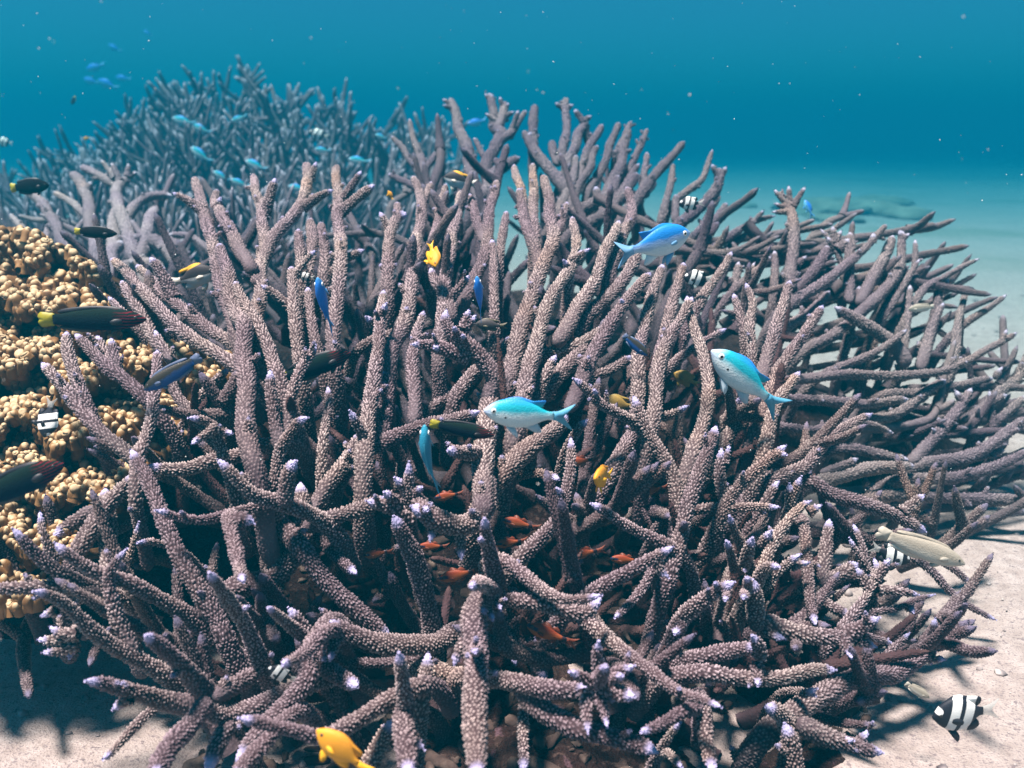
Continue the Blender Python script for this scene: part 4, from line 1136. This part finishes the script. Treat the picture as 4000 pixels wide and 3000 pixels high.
SPEC = dict(
    chromis=dict(prof=P_CHROM, tail=fork(.74, .042, .150, .845), dorsal=[(.20, .13), (.30, .178), (.40, .182), (.52, .150), (.58, .155), (.665, .165), (.645, .115), (.62, .085), (.50, .11)], anal=[(.44, -.13), (.50, -.165), (.60, -.205), (.66, -.190), (.62, -.12), (.58, -.09)], pelvic=[(.26, -.15), (.30, -.20), (.39, -.265), (.385, -.20), (.34, -.155)], pect=(.23, -.04, .10, .032), eye=(.105, .018, .033)),
    damsel=dict(prof=P_DAMSEL, tail=fork(.73, .055, .145, .90), dorsal=[(.16, .16), (.28, .262), (.42, .272), (.55, .235), (.70, .215), (.735, .160), (.67, .085), (.5, .17)], anal=[(.38, -.20), (.48, -.245), (.60, -.255), (.70, -.200), (.66, -.10), (.55, -.15)], pelvic=[(.24, -.19), (.26, -.27), (.34, -.36), (.38, -.29), (.33, -.21)], pect=(.25, -.04, .15, .08), eye=(.105, .04, .030)),
    wrasse=dict(prof=P_WRASSE, tail=paddle(.84, .048, .022), dorsal=[(.20, .085), (.28, .120), (.50, .125), (.70, .108), (.80, .085), (.79, .055), (.60, .085), (.35, .10)], anal=[(.46, -.095), (.52, -.122), (.68, -.110), (.80, -.085), (.78, -.055), (.62, -.08)], pelvic=[(.24, -.085), (.28, -.125), (.33, -.135), (.31, -.09)], pect=(.20, -.01, .10, .045), eye=(.088, .022, .016)),
    cardinal=dict(prof=P_CARD, tail=fork(.75, .044, .120, .87), dorsal=[(.26, .12), (.31, .20), (.38, .19), (.42, .125), (.50, .10), (.53, .175), (.60, .13), (.62, .06), (.45, .10)], anal=[(.46, -.11), (.50, -.175), (.58, -.14), (.62, -.06)], pelvic=[(.22, -.13), (.26, -.20), (.32, -.20), (.30, -.135)], pect=(.23, -.03, .12, .05), eye=(.105, .022, .040)),
)
KIND = dict(
    chromis=("chromis", fish_mat("chromis_skin", chromis_c, .38), fin_mat("chromis_fin", (.10, .36, .52), .9), .75, M_EYE),
    bluefish=("chromis", fish_mat("blue_chromis_skin", zsplit(-.08, .06, (.12, .42, .60), (.02, .18, .62)), .4), fin_mat("blue_fin", (.06, .28, .58)), .9, M_EYE),
    deepblue=("chromis", fish_mat("deep_blue_chromis_skin", zsplit(-.06, .05, (.58, .64, .68), (.012, .20, .56)), .4), fin_mat("deep_blue_fin", (.16, .36, .56), .9), .9, M_EYE),
    tealfish=("chromis", fish_mat("teal_chromis_skin", zsplit(-.10, .08, (.05, .34, .44), (.02, .22, .34)), .4), fin_mat("teal_fin", (.05, .30, .42)), .9, M_EYE),
    wrasse=("wrasse", fish_mat("dark_wrasse_skin", wrasse_c, .8), fin_mat("wrasse_tail", (.27, .24, .015)), 1, M_DEYE),
    bluewrasse=("wrasse", fish_mat("blue_wrasse_skin", zsplit(-.03, .03, (.01, .06, .22), (.030, .026, .020)), .4), fin_mat("blue_wrasse_fin", (.09, .12, .20)), 1, M_DEYE),
    greywrasse=("wrasse", fish_mat("grey_wrasse_skin", zsplit(-.06, .02, (.60, .55, .46), (.33, .29, .23)), .45), fin_mat("grey_wrasse_fin", (.44, .40, .33)), 1, M_DEYE),
    yellow=("damsel", fish_mat("yellow_damsel_skin", zsplit(-.2, .2, (.78, .36, .012), (.58, .25, .02)), .45), fin_mat("yellow_fin", (.78, .40, .02)), 1, M_DEYE),
    mustard=("damsel", fish_mat("mustard_damsel_skin", flat((.34, .22, .05)), .5), fin_mat("mustard_fin", (.32, .22, .05)), 1, M_DEYE),
    dusky=("damsel", fish_mat("dusky_damsel_skin", flat((.06, .05, .05)), .5), fin_mat("dusky_fin", (.10, .085, .05)), 1, M_DEYE),
    humbug=("damsel", fish_mat("striped_damsel_skin", stripes, .5), fin_mat("striped_tail", (.55, .55, .52), .45), 1, M_DEYE),
    butterfly=("damsel", fish_mat("two_tone_skin", butter, .5), fin_mat("two_tone_fin", (.60, .55, .48)), 1, M_DEYE),
    black=("wrasse", fish_mat("black_wrasse_skin", flat((.006, .0065, .009)), .8), fin_mat("black_wrasse_tail", (.32, .28, .02)), 1, M_DEYE),
    cardinal=("cardinal", fish_mat("red_cardinal_skin", card_c, .45), fin_mat("red_fin", (.20, .05, .025), .75), 1, M_DEYE),
)
M_PALEFIN = fin_mat("pale_fin", (.46, .56, .62), .85)
M_DARKFIN = fin_mat("dark_fin", (.015, .016, .022))

def loft(prof, nx=34, na=22):
    p = np.array(prof); xs = np.concatenate([np.linspace(0, .12, 9)[:-1], np.linspace(.12, p[-1, 0], nx - 8)])
    C = catmull(p, 160); q = np.stack([np.interp(xs, C[:, 0], C[:, k]) for k in range(1, 4)], -1)
    th = np.linspace(0, 2 * np.pi, na, endpoint=False); V = []
    for x, (t, b, w) in zip(xs, q):
        zc, h = .5 * (t + b), .5 * (t - b)
        cs, sn = np.cos(th), np.sin(th)
        yy = w * np.sign(sn) * np.abs(sn) ** 1.05; zz = zc + h * np.sign(cs) * np.abs(cs) ** .92
        V.append(np.stack([np.full(na, x), yy, zz], -1))
    n = len(xs); V = np.concatenate(V); idx = np.arange(n * na).reshape(n, na); nxr = np.roll(idx, -1, 1)
    F = [tuple(f) for f in np.stack([idx[:-1], idx[1:], nxr[1:], nxr[:-1]], -1).reshape(-1, 4).tolist()]
    F.append(tuple(idx[0].tolist())); F.append(tuple(idx[-1][::-1].tolist()))
    return V.tolist(), F
def smooth_outline(pts, n=4):
    P = np.array(pts + [pts[0]], float); out = []
    for i in range(len(P) - 1):
        p0, p1, p2, p3 = P[i - 1 if i else -2], P[i], P[i + 1], P[(i + 2) if i + 2 < len(P) else 1]
        for t in np.linspace(0, 1, n, endpoint=False):
            out.append(.5 * ((2 * p1) + (-p0 + p2) * t * .6 + (p1 * -2 * .0) + (2 * p2 - 2 * p1) * (t - .6 * t + .0)) if False else (p1 * (1 - t) + p2 * t) + .06 * np.sin(np.pi * t) * ((p1 - p0) - (p3 - p2)))
    return [tuple(v) for v in out]
def fin(outline, thick, xf=None):
    o = smooth_outline(outline); n = len(o); c = np.mean(o, axis=0)
    V = []
    for s in (1, -1):
        for (x, z) in o: V.append((x, s * thick * .35, z))
        V.append((c[0], s * thick, c[1]))
    F = []
    for i in range(n):
        j = (i + 1) % n
        F.append((i, j, n)); F.append((n + 1 + j, n + 1 + i, 2 * n + 1)); F.append((j, i, n + 1 + i, n + 1 + j))
    if xf: V = [xf(v) for v in V]
    return V, F
def ellipsoid(r, sy, m=14, n=8):
    V, F = [], []
    for i in range(n + 1):
        t = math.pi * i / n
        for j in range(m):
            a = 2 * math.pi * j / m; V.append((r * math.sin(t) * math.cos(a), r * sy * math.cos(t), r * math.sin(t) * math.sin(a)))
    for i in range(n):
        for j in range(m):
            k = (j + 1) % m; F.append((i * m + j, (i + 1) * m + j, (i + 1) * m + k, i * m + k))
    return V, F

def make_fish(kind, name, label, H, T, d, dd=0.0, up=None, bend=0.0, deep=1.0, cat="fish", group=None, eyes=True):
    """H, T: nose and tail tip in the 2212-wide frame; d depth of the nose, dd extra depth of the tail"""
    sp, skin, finm, fk, eyem = KIND[kind]; S = SPEC[sp]
    h = Vector(world(H[0] / .553, H[1] / .553, d)); t = Vector(world(T[0] / .553, T[1] / .553, d + dd))
    L = (t - h).length; X = (t - h).normalized()
    U = Vector((0, 0, 1)) if up is None else (Vector((0, -CP, SP)) if up == 'cam' else Vector(up))
    Z = (U - X * U.dot(X)).normalized(); Y = Z.cross(X)
    V, F, MI = [], [], []
    def put(v, f, mi):
        off = len(V); V.extend(v); F.extend(tuple(i + off for i in q) for q in f); MI.extend([mi] * len(f))
    put(*loft(S["prof"]), 0)
    dark = kind in ("humbug", "wrasse", "black")
    body_fin = 2 if dark else (3 if kind == 'chromis' else 1)
    put(*fin(S["tail"], .010), 1)
    dm = 0 if kind in ("humbug", "yellow", "butterfly", "chromis", "greywrasse", "bluefish", "deepblue") else body_fin
    put(*fin(S["dorsal"], .010), dm); put(*fin(S["anal"], .009), dm if kind != "chromis" else 3)
    for s in (1, -1):
        ang = .28 * s
        put(*fin(S["pelvic"], .006, lambda v, s=s: (v[0], v[1] + s * .018 + s * .25 * max(0, -.15 - v[2]), v[2])), body_fin)
        if kind == 'chromis': continue
        px, pz, pl, ph = S["pect"]; w0 = np.interp(px, [p[0] for p in S["prof"]], [p[3] for p in S["prof"]])
        ol = [(px, pz + .015), (px + pl * .5, pz + ph * .6), (px + pl, pz + ph * .2), (px + pl * .95, pz - ph * .5), (px + pl * .5, pz - ph * .7), (px, pz - .02)]
        put(*fin(ol, .004, lambda v, s=s, px=px, w0=w0: (v[0], v[1] + s * (w0 * .96 + .32 * (v[0] - px)), v[2])), body_fin if kind != "chromis" else 0)
    A = np.array(V); A[:, 2] *= deep
    if bend: A[:, 1] += bend * (np.clip(A[:, 0] - .25, 0, 1) ** 2)
    me = bpy.data.meshes.new(name); me.from_pydata(A.tolist(), [], F)
    for m in (skin, finm, M_DARKFIN, M_PALEFIN): me.materials.append(m)
    me.polygons.foreach_set("material_index", MI); me.polygons.foreach_set("use_smooth", [True] * len(F)); me.update()
    o = bpy.data.objects.new(name, me); COL.objects.link(o)
    M = Matrix((X, Y, Z)).transposed().to_4x4(); M.translation = h
    o.matrix_world = M @ Matrix.Scale(L, 4)
    tag(o, label, cat, group)
    if eyes:
        ex, ez, er = S["eye"]; w0 = float(np.interp(ex, [p[0] for p in S["prof"]], [p[3] for p in S["prof"]]))
        for s in (1, -1):
            ev, ef = ellipsoid(er, .42); e = mesh_obj("eye", np.array(ev), ef, eyem, o); e.location = (ex, s * w0 * .90, ez * deep)
            pv_, pf = ellipsoid(er * .52, .45); p = mesh_obj("pupil", np.array(pv_), pf, M_PUP, e); p.location = (-er * .05, s * er * .27, 0)
    return o

G_CH = "blue green chromis hovering over the coral"; G_HB = "black and white striped damsels"
G_CD = "red cardinalfish sheltering among the branches"; G_WR = "dark wrasses with yellow tails"; G_YD = "yellow damsels"
def E(x, y, o=0): return env(x / .553, y / .553) + o
F_ = make_fish
F_("chromis", "chromis", "turquoise chromis with pale belly, side on before the central coral trunk", (1045, 887), (1241, 903), .735, .01, group=G_CH, bend=.05)
F_("chromis", "chromis", "turquoise chromis nosing upward, its forked tail over the coral beside the level branches", (1537, 757), (1692, 888), .93, .02, group=G_CH, deep=.95)
F_("deepblue", "chromis", "bright blue backed chromis turning away above the coral with its tail fanned", (1490, 502), (1330, 552), .92, -.03, group=G_CH, deep=1.05)
F_("bluefish", "chromis", "thin pale blue chromis hanging upright in a gap beside a thick coral stem", (686, 600), (712, 716), .93, .05, 'cam', .10, .8, group=G_CH)
F_("bluefish", "chromis", "small vivid blue chromis upright above the yellowish forked branch", (1030, 597), (1042, 690), .95, .04, 'cam', -.05, .8, group=G_CH)
F_("tealfish", "chromis", "slim teal chromis curving downward beside the yellow tailed wrasse", (917, 918), (922, 1062), .77, .03, 'cam', .32, .72, group=G_CH)
F_("bluewrasse", "wrasse", "tiny wrasse with brown back and blue belly between upright branches", (1399, 768), (1347, 724), E(1375, 745, .0), .0, deep=1.5)
F_("wrasse", "wrasse", "large dark green wrasse with yellow tail crossing the tan knobbly coral", (316, 690), (82, 690), .84, .0, group=G_WR, deep=1.0)
F_("bluewrasse", "wrasse", "wrasse with blue belly slanting down across a beaded branch", (311, 843), (434, 770), .80, .0, group=G_WR, deep=1.15)
F_("wrasse", "wrasse", "dark wrasse half hidden behind a curved beaded branch, yellow tail to one side", (759, 763), (597, 822), E(690, 790, .035), .0, group=G_WR, deep=1.15)
F_("wrasse", "wrasse", "blackish wrasse in shade with its nose against the central trunk", (1068, 941), (928, 914), .80, .0, group=G_WR, deep=1.05)
F_("wrasse", "wrasse", "dark green wrasse with reddish face cut off by the photo edge", (139, 1002), (-75, 1092), .73, .0, deep=1.2, group=G_WR)
F_("black", "wrasse", "small black wrasse with yellow tail before the pale hazy coral", (253, 505), (160, 499), 1.10, .0, group=G_WR, deep=1.15)
F_("black", "damsel_fish", "black fish with yellow tail base near the edge of the open water", (106, 400), (22, 406), 1.35, .0, deep=1.7)
F_("butterfly", "damsel_fish", "black and white fish with orange dorsal edge under the tall grey antlers", (958, 382), (1030, 398), 1.45, .0, deep=.95)
F_("butterfly", "damsel_fish", "brown and white fish with yellow fin edge partly behind beaded stems", (466, 585), (366, 612), 1.17, .0, deep=.95)
F_("yellow", "damsel_fish", "small yellow damsel upright between two dark beaded stems", (941, 577), (929, 522), E(935, 550, -.05), .02, (1, -.4, .2), group=G_YD, deep=.85)
F_("yellow", "damsel_fish", "little yellow damsel facing the viewer in the dark heart of the coral", (1284, 1034), (1322, 1024), .80, .035, group=G_YD)
F_("yellow", "damsel_fish", "big orange yellow damsel in front of the lowest beaded arm", (684, 1576), (800, 1672), .575, .0, group=G_YD, deep=.92)
F_("yellow", "damsel_fish", "tiny yellow damsel among the hazy far stems", (838, 412), (849, 432), 1.35, .0, group=G_YD)
F_("mustard", "damsel_fish", "mustard damsel tucked behind a beaded stem beside the upward nosing chromis", (1455, 806), (1512, 832), E(1480, 812, .11), .0)
F_("mustard", "damsel_fish", "mustard damsel deep behind the forked branch of the central coral", (1298, 868), (1378, 880), E(1340, 870, .10), .0)
F_("dusky", "damsel_fish", "dusky brown damsel with yellowish tail in shade under a small blue fish", (1026, 700), (1096, 704), E(1060, 700, .03), .0, deep=.75)
F_("humbug", "damsel_fish", "black and white striped damsel swimming low over bare sand", (2014, 1550), (2158, 1530), .80, .0, group=G_HB, deep=1.18)
F_("humbug", "damsel_fish", "striped damsel showing a broad white band behind the blue backed chromis", (1476, 600), (1540, 602), E(1500, 600, .03), .0, group=G_HB, deep=1.05)
F_("humbug", "damsel_fish", "striped damsel peeping out below the pale topped branch of the grey ridge", (1466, 441), (1522, 438), E(1490, 440, .06), .0, group=G_HB)
F_("humbug", "damsel_fish", "striped damsel overlapped by the pale grey wrasse", (1966, 1214), (1880, 1180), .99, .0, group=G_HB)
F_("humbug", "damsel_fish", "small hazy striped damsel high up among the far blue stems", (667, 286), (711, 296), 2.9, .0, group=G_HB)
F_("humbug", "damsel_fish", "tiny hazy striped damsel in open water at the photo edge", (-6, 303), (28, 310), 3.0, .0, group=G_HB)
F_("humbug", "damsel_fish", "striped damsel head down against the tan knobbly coral", (96, 945), (112, 858), .87, .0, (1, 0, 0), group=G_HB)
F_("humbug", "damsel_fish", "striped damsel half buried in the shadow under a beaded arm", (575, 1445), (645, 1470), E(600, 1450, .055), .0, group=G_HB)
F_("humbug", "damsel_fish", "tiny striped damsel next to the thin pale blue chromis", (644, 596), (680, 600), E(660, 600, .05), .0, group=G_HB)
F_("greywrasse", "wrasse", "pale olive grey wrasse gliding down past the branch tips", (2084, 1219), (1894, 1148), .87, .0, deep=1.12)
F_("greywrasse", "wrasse", "short olive wrasse under the smooth lilac branch above sand", (2008, 1508), (1956, 1476), .83, .0, deep=1.5)
F_("greywrasse", "wrasse", "small grey wrasse over pale sand behind the level branches", (1962, 668), (2018, 662), 1.40, .0, deep=1.4)
for (lab, h, t, off) in (
    ("red cardinalfish in the dark hollow beside the curved white lit branch", (1085, 1122), (1168, 1142), .06),
    ("red cardinalfish under the spiky pale rosette of branch tips", (903, 1180), (972, 1180), .05),
    ("pinkish red cardinalfish tucked between trunk and bent arm", (1068, 1176), (1142, 1166), .05),
    ("orange red cardinalfish with dark eye stripe above the sweeping bare arm", (1222, 1202), (1309, 1186), .03),
    ("shadowed cardinalfish following the orange red one", (1318, 1206), (1392, 1212), .05),
    ("slim orange cardinalfish left of the knotted front stem", (948, 1250), (1042, 1230), .04),
    ("bright red cardinalfish with dark head in the open gap under the fork", (1138, 1350), (1248, 1392), .03),
    ("dim red cardinalfish behind the long diagonal stem", (785, 1200), (852, 1190), .07),
    ("dull red cardinalfish behind the stout bent branch near the yellow damsel", (1378, 1066), (1446, 1050), .07),
    ("dim red cardinalfish below the curving teal chromis", (938, 1076), (1004, 1064), .06),
    ("dark red cardinalfish deep above the little yellow damsel", (1216, 1002), (1296, 990), .09)):
    lab = lab.replace(" left of ", " beside ")
    F_("cardinal", "cardinalfish", lab, h, t, E(.5 * (h[0] + t[0]), .5 * (h[1] + t[1]), off + .045), .0, group=G_CD)
far_list = [((372, 255), (424, 268), 1.9, "facing outward on the mound shoulder"), ((414, 270), (458, 288), 1.92, "trailing just behind its twin on the mound shoulder"), ((500, 262), (536, 248), 1.9, "rising before the tall far stems"),
            ((412, 318), (458, 352), 1.75, "diving at the foot of the far stems"), ((530, 347), (578, 368), 1.6, "side on just above the nearest lilac tips"), ((460, 370), (498, 392), 1.6, "first of a pair low over the near tips"),
            ((498, 388), (540, 404), 1.62, "second of a pair low over the near tips"), ((680, 322), (716, 326), 1.8, "under the hazy striped damsel"), ((752, 344), (803, 350), 1.7, "in the dark hollow near the grey antlers"),
            ((622, 402), (668, 412), 1.55, "half sunk behind beaded stems"), ((810, 290), (836, 300), 1.8, "small and dim near the mound end")]
for i, (h, t, d, place) in enumerate(far_list):
    d *= 1.8
    F_("chromis", "chromis", "hazy blue green chromis " + place, h, t, d, .0, group=G_CH, eyes=i < 10, deep=1.0)
for h, t, d, lab in (((186, 150), (228, 138), 2.3, "faint blue fish uppermost of the knot in open water"), ((212, 172), (256, 192), 2.3, "brightest faint blue fish of the knot in open water"), ((180, 170), (216, 180), 2.4, "dim blue fish in the middle of the knot in open water"),
                     ((250, 166), (284, 172), 2.5, "dim blue fish trailing behind the knot in open water"), ((234, 96), (262, 112), 2.6, "very faint blue fish alone above the knot"), ((310, 66), (328, 78), 2.8, "barely visible blue fish highest in the water")):
    d *= 2.5
    F_("bluefish", "chromis", lab, h, t, d, .0, eyes=False, group="blue fish far off in open water")
F_("bluefish", "chromis", "blue fish hanging behind the finger topped grey antlers", (1010, 268), (1052, 258), 3.2, .0)
F_("bluefish", "chromis", "vivid blue fish head up behind the lone coral stalk", (1738, 432), (1756, 470), 1.75, .0, (1, 0, .3))
F_("black", "damsel_fish", "tiny dark fish alone in blue water beside the far mound", (155, 226), (162, 208), 3.0, .0, (1, 0, 0), deep=2.0, eyes=False)
F_("yellow", "damsel_fish", "tiny orange fish at the edge of the far mound", (180, 300), (194, 297), 3.0, .0, eyes=False)

# drifting specks in the water
g = NG("plankton"); g.color((.75, .74, .70)).rough(.8); M_PLK = g.m
parts = []; rr = np.random.default_rng(5)
for k in range(340):
    z = rr.uniform(.45, 1.8)
    x = rr.uniform(-20, 2232); y = rr.uniform(-10, 1100) if k % 3 else rr.uniform(0, 420)
    z = min(z, env(x / .553, y / .553) - .10)
    parts.append(blob(world(x / .553, y / .553, z), (.00014 + .00030 * rr.uniform() ** 2) * (.5 + z), k, 4, 5, 1.0, .2))
V, F = join(parts)
tag(mesh_obj("plankton", V, F, M_PLK), kind="stuff")
